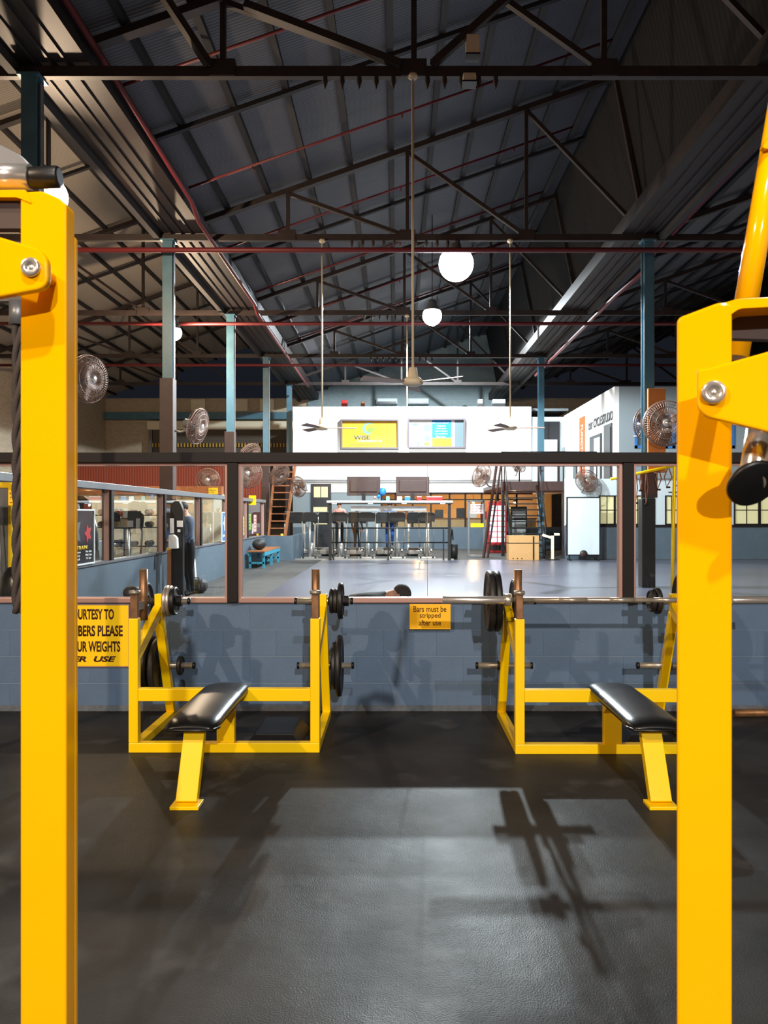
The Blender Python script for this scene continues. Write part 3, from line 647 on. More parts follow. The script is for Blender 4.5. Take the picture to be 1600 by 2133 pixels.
# ------------------------------------------------------------------ left edge of the free-weights area
t = thing('hanging_rope', 'thick braided rope hanging just left of the left upright', 'rope', (X(38, 4.6), 4.6, 0))
for ph in (0, PI*.667, PI*1.333):
    MB().path([(X(38, 4.6)+.02*math.cos(ph+k*.55), 4.6+.02*math.sin(ph+k*.55), .9+k*.04) for k in range(44)], .017, 7).build('strand', 'rope', t)
MB().tube((X(38, 4.6), 4.6, 2.58), (X(38, 4.6), 4.6, 2.72), .05, 14).build('wrap', 'grey_metal', t)
MB().bar((X(38, 4.6)-.5, 4.6, 2.74), (X(38, 4.6)+.08, 4.6, 2.74), .05, .05).build('support_beam', 'black_metal', t)
MB().bar((X(38, 4.6)-.5, 4.6, 2.74), (X(38, 4.6)-.5, 4.6, 0), .06, .06).build('support_post', 'black_metal', t)
B(X(38, 4.6)-.6, X(38, 4.6)-.4, 4.5, 4.7, 0, .02).build('support_foot', 'black_metal', t)
t = thing('cable_machine', 'yellow cable machine seen through glass at the far left edge', 'gym machine', (X(0, 6.9), 6.9, 0))
x = X(-5, 6.9)
B(x-.25, x+.14, 6.85, 6.93, 0, .52+.35).build('lower_panel', 'yellow', t, .01)
B(x-.25, x+.13, 6.86, 6.92, .88, 1.70).build('upper_panel', 'grey_metal', t, .01)
B(x+.12, x+.15, 6.84, 6.94, .85, 1.74).build('side_strip', 'yellow', t, .004)
MB().bar((x-.3, 6.9, 1.73), (x+.16, 6.9, 1.73), .06, .05).build('top_tube', 'yellow', t, .005)
for z in (.80, .52): MB().lathe([(0, .05), (.035, .048), (.04, 0), (0, 0)], (x+.07, 6.85, z), (0,-1,0), 18).build('knob', 'black_plastic', t)
MB().path([(x+.05, 6.82, 1.55), (x+.08, 6.8, 1.0), (x+.14, 6.8, .75), (x+.26, 6.8, .62)], .006, 6).build('cable', 'grey_metal', t)
MB().lathe([(0, .03), (.13, .03), (.14, 0), (.13, -.03), (0, -.03)], (x, 6.84, .2), (0,1,0), 24).build('guide_wheel', 'black_plastic', t)
t = thing('punch_bag', 'shiny black free-standing punch bag behind the glass at the left edge', 'punch bag', (X(40, 6.45), 6.45, 0))
MB().lathe([(0, 1.06), (.09, 1.04), (.14, .96), (.155, .85), (.155, .55), (.12, .45), (0, .43)], (X(40, 6.45), 6.45, 0), n=28).build('bag', 'black_vinyl', t)
MB().tube((X(40, 6.45), 6.45, .1), (X(40, 6.45), 6.45, .45), .05, 14).build('stem', 'black_metal', t); MB().lathe([(0, .14), (.2, .12), (.26, 0), (0, 0)], (X(40, 6.45), 6.45, 0), n=28).build('base', 'black_plastic', t)
t = thing('wall_sign', 'small amber sign about weights above the left upright edge', 'sign', (X(29, 5.84), 5.84, 1.6))
B(X(18, 5.82), X(37, 5.82), 5.815, 5.825, Z(1052, 5.82), Z(1021, 5.82)).build('panel', 'sign_amber', t)
B(X(22, 5.82), X(33, 5.82), 5.825, 5.935, Z(1045, 5.82), Z(1026, 5.82)).build('backing', 'black_plastic', t)
for s, z in (('Rack', 1028), ('your', 1037), ('weights', 1047)): text(s, 'sign_ink', t, (X(28, 5.82), 5.8145, Z(z, 5.82)), .05, .018, t=.001)
# ------------------------------------------------------------------ white mezzanine block
YM = 33.0; ZM = 2.62
wx0, wx1 = X(610, YM), X(1107, YM)
struct(B(wx0, wx1, YM, YM+.2, ZM, Z(847, YM)).build('wall_mezzanine', 'white_paint', None))
struct(B(wx0, wx0+.2, YM+.2, YE-.1, ZM, Z(847, YM)).build('wall_mezzanine', 'white_paint', None))
struct(B(wx0, 7.25, YM, YE-.1, ZM-.25, ZM).build('trim_30', 'white_paint'), 'pale edge of the mezzanine floor')
xs0 = X(1178, YM)
struct(B(wx1, 7.25, YM+.05, YM+.2, ZM, Z(868, YM)).build('wall_recess', 'studio_white'))
for i, y in enumerate((1004, 1000)): struct(B(wx0, wx1, YM-.05, YM, Z(y, YM)-.02, Z(y, YM)+.015).build('trim_%d' % (31+i), 'grey_metal'), 'thin rail on the white block')
# ground-floor front with windows
struct(B(wx0, 7.25, YM+.02, YM+.18, 0, Z(1098, YM)).build('wall_reception', 'blue_dado'))
struct(B(wx0, X(722, YM), YM+.02, YM+.18, Z(1098, YM), ZM-.25).build('wall_reception', 'studio_grey'))
struct(B(wx0, 7.25, YE-2.2, YE-2.1, 0, ZM-.25).build('wall_reception_back', 'warm_wall'))
dx0 = X(625, YM); 
d = thing('door', 'dark framed door with a pale glazed top left of the reception', 'door', (X(660, YM), YM, 0))
B(X(648, YM), X(690, YM), YM-.03, YM+.02, 0, Z(1008, YM)).build('frame', 'door_dark', d)
for q in ((654, 683, 1036, 1014), (653, 682, 1092, 1056)):
    B(X(q[0], YM), X(q[1], YM), YM-.04, YM-.03, Z(q[2], YM), Z(q[3], YM)).build('glazing', 'window_cream', d)
B(X(667.5, YM), X(669, YM), YM-.045, YM-.04, Z(1036, YM), Z(1014, YM)).build('glazing_bar', 'door_dark', d)
wpx = [793, 822, 858, 896, 935, 968, 1002, 1036, 1075, 1110]
for i, (a, b) in enumerate(zip(wpx, wpx[1:])):
    w = bpy.data.objects.new('window_%d' % (20+i), None); C.objects.link(w); w.location = (X((a+b)/2, YM), YM, 1); struct(w)
    z0, z1 = Z(1098, YM), ZM-.25
    B(X(a, YM), X(a, YM)+.07, YM+.02, YM+.1, z0, z1).build('frame_post', 'frame_dark', w)
    B(X(a, YM), X(b, YM), YM+.02, YM+.1, z1-.08, z1).build('frame_head', 'frame_dark', w)
    B(X(a, YM), X(b, YM), YM+.03, YM+.09, Z(1042, YM), Z(1042, YM)+.05).build('transom', 'frame_dark', w)
    B(X(a, YM)+.07, X(b, YM), YM+.055, YM+.06, z0, z1-.08).build('pane', 'glass', w)
struct(B(X(722, YM), X(793, YM), YM+.02, YM+.18, Z(1098, YM), ZM-.25).build('wall_reception', 'studio_grey'))
for i, (x, y) in enumerate(((1.0, 34.6), (3.4, 34.8), (5.2, 34.6))):
    t = thing('pendant_lamp', 'warm pendant lamp inside the reception, %s' % ('left', 'middle', 'right')[i], 'lamp', (x, y, 2.0), 'reception pendant lamps')
    MB().lathe([(.03, .12), (.10, 0), (.09, 0), (.02, .11)], (x, y, 2.0), n=16).build('shade', 'black_metal', t)
    MB().ball((x, y, 1.99), .06, n=12, m=8).build('bulb', 'warm_glow', t)
    MB().tube((x, y, 2.1), (x, y, ZM-.25), .008, 6).build('cord', 'black_plastic', t)
    l = bpy.data.lights.new('lamp_light', 'POINT'); l.energy = 60; l.color = (1, .62, .3); l.shadow_soft_size = .08
    lo = bpy.data.objects.new('lamp_light', l); C.objects.link(lo); lo.location = (0, 0, -.12); lo.parent = t
t = thing('reception_counter', 'pale wooden reception counter behind the windows', 'counter', (2.5, 34.0, 0))
B(-.5, 6.0, 33.9, 34.3, 0, 1.25).build('body', 'warm_wall', t); B(-.55, 6.05, 33.85, 34.35, 1.25, 1.3).build('top', 'wood', t)
for i, (px, hh, m) in enumerate(((960, .42, 'door_dark'), (985, .3, 'white_paint'), (915, .35, 'door_dark'), (1010, .28, 'red'), (850, .3, 'wood'))):
    x = X(px, 34); o = B(x-.18, x+.18, 34.05, 34.2, 1.30, 1.30+hh).build('counter_display', m, None, .01)
    tag(o, ('black display stand on the reception counter', 'white display card on the reception counter', 'dark till screen on the reception counter', 'red display box on the reception counter', 'brown display box on the reception counter')[i], 'display')
# framed adverts
def advert(p0, p1, y0, y1, label):
    t = thing('advert_board', label, 'poster', (X((p0+p1)/2, YM), YM, 3.5), 'framed adverts on the white block'); k = .07
    a, b, c, d = X(p0, YM), X(p1, YM), Z(y1, YM), Z(y0, YM)
    for q in ((a, b, c, c+k), (a, b, d-k, d), (a, a+k, c+k, d-k), (b-k, b, c+k, d-k)): B(q[0], q[1], YM-.14, YM, q[2], q[3]).build('frame_bar', 'poster_frame', t, .005)
    return t, a+k, b-k, c+k, d-k
t, a, b, c, d = advert(710, 831, 874, 936, 'gold framed advert with a green leaf logo on the white block')
B(a, b, YM-.03, YM-.001, c, d).build('panel', 'poster_gold', t)
def logo(pl, m): MB().prism(pl, (X(770, YM), YM-.032, Z(893, YM)), (1,0,0), (0,0,1), .004).build('logo_shape', m, t)
logo([(.28*math.cos(u)-.02, .24*math.sin(u)) for u in [PI*.35+PI*1.2*i/14 for i in range(15)]]+[(.20*math.cos(u)+.02, .18*math.sin(u)+.01) for u in [PI*1.55-PI*1.2*i/14 for i in range(15)]], 'teal_print')
logo([(-.12, -.02), (-.02, .06), (.12, .04), (.26, .12), (.20, -.06), (.06, -.17), (-.08, -.15)], 'poster_green')
def adl(s, m, px, py, w, h, bold=.0): text(s, m, t, (X(px, YM), YM-.033, Z(py, YM)), w, h, t=.003, bold=bold)
adl('WISE', 'print_blue_dark', 754, 911.5, .66, .17, .01); adl('CHOICE', 'poster_green', 787, 911.5, .70, .17); adl('CHIROPRACTIC', 'paper', 770, 919, 1.05, .09)
adl('www.wisechoicechiropractic.com.au', 'poster_frame', 770, 927, 1.6, .07)
t, a, b, c, d = advert(849, 969, 872, 934, 'framed advert with a blue text box on the white block')
B(a, X(947, YM), YM-.03, YM-.001, c, d).build('panel', 'paper', t); B(X(947, YM), b, YM-.03, YM-.001, c, d).build('grey_strip', 'poster_grey', t)
B(X(900, YM), X(940, YM), YM-.036, YM-.03, Z(912, YM), d).build('blue_box', 'blue_print', t); B(X(900, YM), X(941, YM), YM-.036, YM-.03, c, Z(913, YM)).build('gold_box', 'poster_gold', t)
for i, s in enumerate(('Do you have?', '- Headaches', '- Back pain', '- Sports injuries', '- Joint problems', 'Stress')):
    text(s, 'paper', t, (X(918, YM), YM-.037, Z(881.5+i*5.6, YM)), (.66, .42, .46, .56, .58, .4)[i], .075, t=.002)
text('9999 9028', 'orange_banner', t, (X(921, YM), YM-.037, Z(922.5, YM)), .6, .1, t=.002)
for i, (px, py, sx, sy, m) in enumerate(((865, 884, .14, .06, 'poster_grey'), (890, 891, .16, .17, 'teal_print'), (890, 913, .13, .12, 'teal_print'), (868, 907, .16, .06, 'cream_paint'), (871, 924, .05, .12, 'teal_print'), (889, 925, .12, .08, 'poster_green'))):
    MB().prism([(sx*math.cos(u*PI/8), sy*math.sin(u*PI/8)) for u in range(16)], (X(px, YM), YM-.034, Z(py, YM)), (1,0,0), (0,0,1), .004).build('printed_shape', m, t)
# gable equipment above the block
for i, (p0, p1) in enumerate(((784, 828), (850, 893))):
    t = thing('air_conditioner', ('left', 'right')[i]+' one of two split air conditioners on the gable wall', 'air conditioner', (X((p0+p1)/2, 38.8), 38.8, 6.7), 'air conditioners on the gable')
    a, b = X(p0, 38.7), X(p1, 38.7)
    B(a, b, 38.6, 38.92, Z(842, 38.7), Z(830, 38.7)).build('housing', 'studio_white', t, .03); B(a+.05, b-.05, 38.55, 38.6, Z(841.5, 38.7), Z(837, 38.7)).build('louvre', 'door_dark', t)
for i, (p0, p1, y0) in enumerate(((712, 724, 840), (752, 760, 843), (995, 1005, 838), (1025, 1052, 838))):
    o = B(X(p0, 36), X(p1, 36), 35.8, 36.2, Z(847, YM)-.05, Z(y0, 36)+.12).build('storage_box', ('red', 'wood', 'paper', 'studio_white')[i], None, .02)
    tag(o, ('red box on top of the white block', 'brown box on top of the white block', 'small white carton on top of the white block', 'white crate at right on top of the white block')[i], 'box')
tag(MB().lathe([(0, .1), (.25, .1), (.28, 0), (.25, -.1), (0, -.1)], (X(968, 36), 36, 6.15), (0,1,0), 24).build('round_fan_case', 'black_plastic'), 'round black fan casing on top of the white block', 'fan')
struct(B(wx0, 7.25, YM+.2, YE-.1, Z(847, YM)-.15, Z(847, YM)-.05).build('ceiling_mezzanine', 'studio_grey'))

# ------------------------------------------------------------------ cycle studio
YS = 25.5; XS = X(1280, YS); zt = Z(805, YS)
struct(B(XS, XS+.15, YS, YM+.2, ZM, zt).build('wall_studio_side', 'white_paint'))
struct(B(XS+.15, 14.8, YS, YS+.15, ZM, zt).build('wall_studio_front', 'studio_grey'))  # greyer than the side wall: its shade is put into the colour
struct(B(XS+.15, 14.8, YS+.15, YM, zt-.1, zt).build('ceiling_studio', 'studio_grey'))
struct(B(5.5, 14.8, YS+.12, YS+.3, 1.09, ZM).build('wall_ground', 'studio_white')); struct(B(5.5, 14.8, YS+.10, YS+.3, 0, 1.09).build('wall_ground', 'blue_dado'))
struct(B(5.5, 14.8, YS+.06, YS+.10, 1.05, 1.12).build('trim_33', 'frame_dark'), 'dark rail along the blue dado')
def ysd(px): return XS*FPX/(px-826)          # depth on the side wall seen at column px
def side(t, name, p0, p1, za, zb, m, d=.03): return B(XS-d, XS-.001, ysd(p1), ysd(p0), za, zb).build(name, m, t)
t = thing('banner', 'orange vertical banner with white lettering on the studio side wall', 'banner', (XS, ysd(1213), 4))
side(t, 'cloth', 1208, 1219, ZM+.05, 5.15, 'orange_banner', .02)
text('FUNCTIONAL', 'paper', t, (XS-.021, ysd(1213.5), 3.9), 1.9, .30, xd=(0,0,-1), up=(0,-1,0), t=.003, bold=.02)
t = thing('wall_lettering', 'dark cycle studio lettering on the studio side wall', 'sign', (XS, ysd(1250), 4.6))
text('our', 'letter_dark', t, (XS-.012, ysd(1231), 4.66), .62, .26, xd=(0,-1,0), t=.01)
text('CYCLE STUDIO', 'letter_dark', t, (XS-.012, ysd(1256.5), 4.70), ysd(1237)-ysd(1277), .32, xd=(0,-1,0), t=.01, bold=.02, shear=.2)
for i, (p0, p1, z1, lab, m) in enumerate(((1231, 1254, 4.25, 'studio side doorway with a pale sliding glass leaf', 'mirror_board'), (1261, 1276, 4.45, 'dark open studio doorway nearest the corner', 'door_dark'), (1197, 1203, 3.9, 'narrow grey wall panel at the far end of the studio side wall', 'poster_grey'))):
    t = thing('studio_door', lab, 'door' if i < 2 else 'panel', (XS, ysd((p0+p1)/2), ZM))
    side(t, 'frame', p0, p1, ZM, z1, 'door_dark', .05); q = (p1-p0)
    side(t, 'leaf', p0+q*.45, p1-q*.06, ZM+.05, z1-.12, m, .07)
t = thing('mezzanine_door', 'dark double door in the recess behind the blue column', 'door', (X(1143, YM), YM, ZM))
B(X(1120, YM), X(1166, YM), YM-.0, YM+.05, ZM, Z(878, YM)).build('frame', 'door_dark', t)
for p0, p1 in ((1122, 1141), (1145, 1164)): B(X(p0, YM), X(p1, YM), YM-.03, YM, ZM, Z(881, YM)).build('leaf', 'door_dark', t)
B(X(1128, YM), X(1158, YM), YM-.3, YM-.2, ZM, Z(917, YM)).build('notice_box', 'studio_white', t)
for i, (p0, p1) in enumerate(((1322, 1352), (1385, 1406), (1515, 1530), (1562, 1600))):
    w = bpy.data.objects.new('window_%d' % (40+i), None); C.objects.link(w); a, b = X(p0, YS), X(p1, YS); w.location = ((a+b)/2, YS, 3.6); struct(w)
    z0, z1 = Z(934, YS), Z(865, YS); k = .09
    for q in ((a, b, z0, z0+k), (a, b, z1-k, z1), (a, a+k, z0, z1), (b-k, b, z0, z1)): B(q[0], q[1], YS-.03, YS, q[2], q[3]).build('frame_bar', 'blue_frame', w)
    B(a+k, b-k, YS-.01, YS, z0+k, z1-k).build('pane', 'window_dark', w)
for i, (p0, p1) in enumerate(((1252, 1280), (1284, 1297), (1320, 1340), (1343, 1362), (1390, 1412), (1424, 1480), (1534, 1582), (1587, 1640))):
    w = bpy.data.objects.new('window_%d' % (50+i), None); C.objects.link(w); a, b = X(p0, YS), X(p1, YS); w.location = ((a+b)/2, YS, 1.6); struct(w)
    z0, z1 = Z(1091, YS), Z(1034, YS); k = .035
    for q in ((a-k, b+k, z0-k, z0), (a-k, b+k, z1, z1+k), (a-k, a, z0, z1), (b, b+k, z0, z1)): B(q[0], q[1], YS+.06, YS+.12, q[2], q[3]).build('frame_bar', 'frame_dark', w)
    for q, r_ in ((z0, (z0+z1)/2), ((z0+z1)/2, z1)): B(a, b, YS+.10, YS+.119, q+.008, r_-.008).build('pane', 'window_cream', w)
    B((a+b)/2-.012, (a+b)/2+.012, YS+.085, YS+.1, z0, z1).build('glazing_bar', 'frame_dark', w); B(a, b, YS+.085, YS+.1, (z0+z1)/2-.012, (z0+z1)/2+.012).build('glazing_bar', 'frame_dark', w)
t = thing('wall_lettering', 'thin dark lettering on the pale ground floor wall behind the right upright', 'sign', (X(1480, YS), YS, 2.2))
text('CONDITIONING', 'frame_dark', t, (X(1492, YS), YS+.119, Z(1018, YS)), X(1580, YS)-X(1404, YS), .25, t=.012)
B(X(1395, YS), X(1600, YS), YS+.09, YS+.119, Z(1026, YS), Z(1024, YS)).build('underline', 'frame_dark', t)
# walkway, railing, stairs
YK = 27.3; kx = YK/25.9
t = thing('walkway', 'dark walkway deck with brown beam in front of the mezzanine', 'walkway', (5.2, 30, 2.3))
for q in ((3.45*kx, 4.93, YK+.1, 28.0), (5.27, XS-.02, YK+.1, 28.0), (3.45*kx, XS-.02, 28.0, YM-.02)): B(q[0], q[1], q[2], q[3], 2.42, 2.55).build('deck', 'black_metal', t)
B(3.45*kx, 5.6*kx, YK, YK+.1, 2.28, 2.60).build('edge_beam', 'brown_casing', t)
B(5.48*kx, 5.62*kx, YK+.1, YK+.24, 0, 2.42).build('post', 'brown_casing', t); B(3.47*kx, 3.57*kx, YK+.1, YK+.22, 0, 2.42).build('post', 'black_metal', t)
t = thing('railing', 'black tubular railing along the walkway in front of the studio', 'railing', (5.2, YK+.05, 2.6))
for z in (3.14, 3.62): MB().tube((3.45*kx, YK+.05, z), (6.6*kx, YK+.05, z), .025, 8).build('rail', 'black_metal', t)
for x in (3.47, 4.05, 4.75, 5.5): MB().tube((x*kx, YK+.05, 2.60), (x*kx, YK+.05, 3.62), .022, 8).build('rail_post', 'black_metal', t)
for x in (6.1, 6.6): MB().tube((x*kx, YK+.05, 2.3), (x*kx, YK+.05, 3.62), .022, 8).build('rail_post', 'black_metal', t)
t = thing('staircase', 'black open-tread steel staircase up to the walkway', 'staircase', (4.3, 26.5, 0))
sx0, sx1 = 3.78, 4.85; q0 = 25.85; q1 = YK-.02
for x in (sx0, sx1): MB().bar((x, q0, .02), (x, q1, 2.42), .05, .2).build('stringer', 'black_metal', t)
for k in range(11):
    u = (k+1)/12; B(sx0+.03, sx1-.03, q0+(q1-q0)*u-.1, q0+(q1-q0)*u+.1, 2.42*u-.02, 2.42*u+.02).build('tread', 'black_metal', t)
for x in (sx0-.05, sx1+.05):
    MB().tube((x, q0-.1, 1.0), (x, q1-.06, 3.45), .022, 8).build('handrail', 'black_metal', t)
    for u in (.05, .5, .95): MB().tube((x, q0+(q1-q0)*u, 2.4*u), (x, q0+(q1-q0)*u-.05, 2.4*u+1.1), .018, 8).build('baluster', 'black_metal', t)
t = thing('stair_guard', 'leaning black handrail frame left of the staircase', 'railing', (3.0, 26.2, 0))
MB().bar((X(1007, 26.2), 26.2, 0), (X(1036, 26.8), 26.8, 3.3), .07, .07).build('leaning_post', 'brown_casing', t)
MB().bar((X(1017, 26.2), 26.3, 0), (X(1045, 26.8), 26.8, 3.3), .05, .05).build('leaning_post', 'brown_casing', t)
for z in (.5, 1.1, 1.7): MB().bar((X(1007, 26.2)+.5*z/3.3, 26.2+.18*z, z), (X(1017, 26.2)+.5*z/3.3, 26.3+.17*z, z), .03, .03).build('rung', 'black_metal', t)
t = thing('vending_machine', 'red vending machine with glowing white front behind the stairs', 'vending machine', (X(1036, 29.5), 29.5, 0))
a, b = X(1018, 29.5), X(1056, 29.5); B(a, b, 29.5, 30.2, 0, 1.95).build('cabinet', 'red', t, .02)
for i in range(7):
    for j in range(2): B(a+.05+j*.3, a+.30+j*.3, 29.47, 29.5, .42+i*.2, .58+i*.2).build('lit_window', 'lit_panel', t)
B(a+.05, b-.05, 29.47, 29.5, .12, .30).build('delivery_flap', 'black_plastic', t)
t = thing('drinks_fridge', 'pale lit drinks fridge seen between the stair treads', 'fridge', (X(1080, 29.8), 29.8, 0))
a, b = X(1064, 29.8), X(1098, 29.8); B(a, b, 29.8, 30.4, 0, 1.75).build('cabinet', 'door_dark', t, .02)
for i in range(4): B(a+.06, b-.06, 29.77, 29.8, .3+i*.34, .56+i*.34).build('shelf_window', 'mirror_board' if i else 'pink_cloth', t)
t = thing('plyo_box', 'plain plywood jump box with dark strap standing before the stairs', 'box', (X(1091, 25.0), 25.1, 0))
a, b = X(1060, 25.0), X(1123, 25.0); B(a, b, 25.0, 25.55, 0, .78).build('body', 'ply', t, .008); B(a-.004, b+.004, 24.994, 25.556, .53, .555).build('seam', 'frame_dark', t)
B(X(1110, 25), X(1113, 25), 24.985, 24.995, .02, .76).build('strap', 'black_plastic', t)
for p in (1069, 1078, 1087): MB().tube((X(p, 25), 24.99, .06), (X(p, 25), 25.02, .06), .02, 10).build('hand_hole', 'black_plastic', t)
t = thing('cream_stand', 'cream metal stand with a sloping arm beside the jump box', 'stand', (X(1153, 25.2), 25.2, 0))
x = X(1151, 25.2); B(x-.04, x+.04, 25.15, 25.25, 0, .86).build('post', 'cream_paint', t); B(x-.04, x+.22, 25.15, 25.25, .78, .86).build('head', 'cream_paint', t)
MB().bar((x, 25.2, .70), (x-.32, 25.2, .80), .06, .08).build('arm', 'cream_paint', t); B(x-.2, x+.2, 25.0, 25.4, 0, .03).build('foot', 'black_metal', t)
t = thing('whiteboard', 'tall portable whiteboard in a black frame, right of the stairs', 'whiteboard', (X(1215, 25), 25.0, 0))
a, b, c, d = X(1182, 25), X(1248, 25), Z(1155, 25), Z(1037, 25)
B(a, b, 24.98, 25.02, c, d).build('board', 'mirror_board', t)
for q in ((a-.03, b+.03, c-.03, c), (a-.03, b+.03, d, d+.03), (a-.03, a, c, d), (b, b+.03, c, d)): B(q[0], q[1], 24.96, 25.04, q[2], q[3]).build('frame_bar', 'black_metal', t)
MB().lathe([(0, .03), (.12, .03), (.12, 0), (0, 0)], ((a+b)/2, 24.96, c+.02), (0,-1,0), 20).build('catch', 'brown_casing', t)
for x in (a+.06, b-.06): B(x-.03, x+.03, 24.8, 25.2, 0, .05).build('foot', 'black_metal', t); B(x-.02, x+.02, 24.98, 25.02, .05, c).build('leg', 'black_metal', t)
t = thing('notice_stand', 'grey stand with a white and red no-food notice by the stairs', 'sign', (X(993, 27), 27, 0))
for p in (976, 1008): B(X(p, 27)-.03, X(p, 27)+.03, 26.97, 27.03, 0, Z(1043, 27)).build('post', 'grey_metal', t)
B(X(976, 27), X(1008, 27), 26.97, 27.03, Z(1046, 27), Z(1042, 27)).build('top_bar', 'grey_metal', t)
B(X(980, 27), X(1007, 27), 26.95, 26.97, Z(1070, 27), Z(1050, 27)).build('notice', 'paper', t)
for i, s in enumerate(('NO CHEWING', 'NO GLOVES', 'NO SPITTING')): text(s, 'red', t, (X(993.5, 27), 26.949, Z(1053.5+i*6, 27)), .38, .06, t=.003, bold=.02)
B(X(980, 27), X(1007, 27), 26.9, 27.0, Z(1098, 27), Z(1090, 27)).build('tray', 'yellow', t); B(X(974, 27), X(1010, 27), 26.9, 27.1, 0, .06).build('base', 'grey_metal', t)
t = thing('waste_bin', 'small black waste bin beside the cardio frame', 'bin', (X(946, 25.6), 25.6, 0))
MB().lathe([(0, 0), (.11, 0), (.13, .48), (.12, .48), (.10, .02)], (X(946, 25.6), 25.6, 0.0), n=20).build('body', 'black_plastic', t)
MB().path([(X(940, 25.6)-.02, 25.6, .45), (X(940, 25.6)+.02, 25.6, .95), (X(938, 25.6), 25.6, 1.05)], .02, 8).build('handle', 'black_metal', t)

# ------------------------------------------------------------------ cardio machines and frame
def elliptical(label):
    t = thing('elliptical_trainer', label, 'cross trainer', (0,0,0), 'cross trainers in the front cardio row')
    MB().lathe([(0, .10), (.20, .09), (.24, .05), (.24, -.05), (.20, -.09), (0, -.10)], (0, .35, .28), (1,0,0), 24).build('flywheel_housing', 'silver_plastic', t)
    B(-.28, .28, -.12, -.02, 0, .07).build('front_foot', 'silver_plastic', t, .01); B(-.25, .25, 1.35, 1.43, 0, .07).build('rear_foot', 'silver_plastic', t, .01)
    MB().bar((0, -.07, .06), (0, 1.4, .06), .08, .06).build('frame_rail', 'silver_plastic', t)
    MB().tube((0, -.05, .05), (0, .02, 1.25), .045, 12, .035).build('centre_post', 'silver_plastic', t)
    c = MB().prism(rrect([(-.26, -.14), (.26, -.14), (.28, .10), (.18, .17), (-.18, .17), (-.28, .10)], .05), (0, -.02, 1.36), (1,0,0), (0,0,1), -.10).build('console', 'black_plastic', t, .01)
    B(-.16, .16, .081, .09, 1.30, 1.46).build('screen', 'screen', c)
    for s in (-1, 1):
        MB().path([(s*.22, .30, .35), (s*.24, .12, .80), (s*.26, .08, 1.15), (s*.25, .20, 1.40)], .018, 8).build('arm_lever', 'silver_plastic', t)
        MB().path([(s*.25, .20, 1.38), (s*.25, .26, 1.52)], .024, 8).build('hand_grip', 'black_plastic', t)
        MB().bar((s*.17, .35, .28), (s*.17, 1.25, .20), .05, .05).build('pedal_rail', 'silver_plastic', t)
        B(s*.17-.08, s*.17+.08, .75, 1.12, .26, .31).build('pedal', 'black_plastic', t, .01)
        MB().lathe([(0, .03), (.05, .03), (.05, -.03), (0, -.03)], (s*.2, -.08, .05), (1,0,0), 14).build('wheel', 'black_plastic', t)
    return t
fr = [645, 707, 764, 827, 889]; e0 = None
names = ('leftmost, outside the frame', 'second from left, behind the frame post', 'third from left, below the left screen', 'fourth from left, below the right screen', 'rightmost, near the frame end')
for p, nm in zip(fr, names):
    loc = (X(p, 25.7), 25.75, 0)
    if e0 is None: e0 = elliptical('silver cross trainer with black console, '+nm); e0.location = loc
    else: dup(e0, loc, 0, 'silver cross trainer with black console, '+nm)
def treadmill(label):
    t = thing('treadmill', label, 'treadmill', (0,0,0), 'treadmills in the back cardio row')
    B(-.38, .38, .1, 1.9, .06, .20).build('deck', 'silver_plastic', t, .02); B(-.26, .26, .45, 1.88, .20, .215).build('belt', 'black_plastic', t)
    MB().prism(rrect([(0, .04), (.42, .04), (.42, .26), (.1, .30), (0, .2)], .04), (-.36, -.02, 0), (0,1,0), (0,0,1), .72).build('motor_hood', 'silver_plastic', t, .015)
    for s in (-1, 1):
        MB().bar((s*.36, .15, .1), (s*.34, .32, 1.15), .055, .09).build('side_post', 'silver_plastic', t)
        MB().path([(s*.34, .30, 1.12), (s*.34, .5, 1.1), (s*.34, .75, 1.0)], .025, 8).build('handrail', 'silver_plastic', t)
        B(s*.30-.05, s*.30+.05, .1, .2, 0, .06).build('foot', 'black_plastic', t); B(s*.30-.05, s*.30+.05, 1.7, 1.8, 0, .06).build('foot', 'black_plastic', t)
    c = MB().prism(rrect([(-.40, -.18), (.40, -.18), (.40, .16), (.30, .22), (-.30, .22), (-.40, .16)], .06), (0, .22, 1.32), (1,0,0), (0,0,1), -.10).build('console', 'black_plastic', t, .02)
    B(-.36, .36, .17, .35, 1.525, 1.55).build('console_cap', 'silver_plastic', c, .01); B(-.2, .2, .325, .335, 1.30, 1.46).build('screen', 'screen', c)
    return t
tm = None
for p, nm in zip((612, 675, 742, 806, 872), ('leftmost, outside the frame', 'second from left, behind the frame corner', 'third from left, in front of the dark figure', 'fourth from left, used by the runner in blue', 'rightmost of the row')):
    loc = (X(p, 27.6), 27.6, 0)
    if tm is None: tm = treadmill('grey treadmill with wide black console, '+nm); tm.location = loc
    else: dup(tm, loc, 0, 'grey treadmill with wide black console, '+nm)
t = thing('cardio_platform', 'low pale edged platform strip under the cardio machines', 'platform', (-1, 25.4, 0))
B(X(572, 25.3), X(945, 25.3), 25.22, 25.32, .0, .035).build('edge', 'silver_plastic', t)
Yf = 25.05
t = thing('equipment_stand', 'black tubular frame with shelf and rails in front of the cardio machines', 'frame', (X(813, Yf), Yf, 0))
xa, xb_ = X(688, Yf), X(936, Yf)
for x in (xa, xb_): B(x-.045, x+.045, Yf-.045, Yf+.045, 0, Z(1050, Yf)).build('post', 'black_metal', t)
for x in (X(695, Yf), X(809, Yf), X(924, Yf)): B(x-.022, x+.022, Yf-.03, Yf+.03, 0, Z(1100, Yf)).build('rail_post', 'black_metal', t)
for y in (1100, 1130): MB().tube((xa, Yf, Z(y, Yf)), (xb_, Yf, Z(y, Yf)), .022, 8).build('rail', 'black_metal', t)
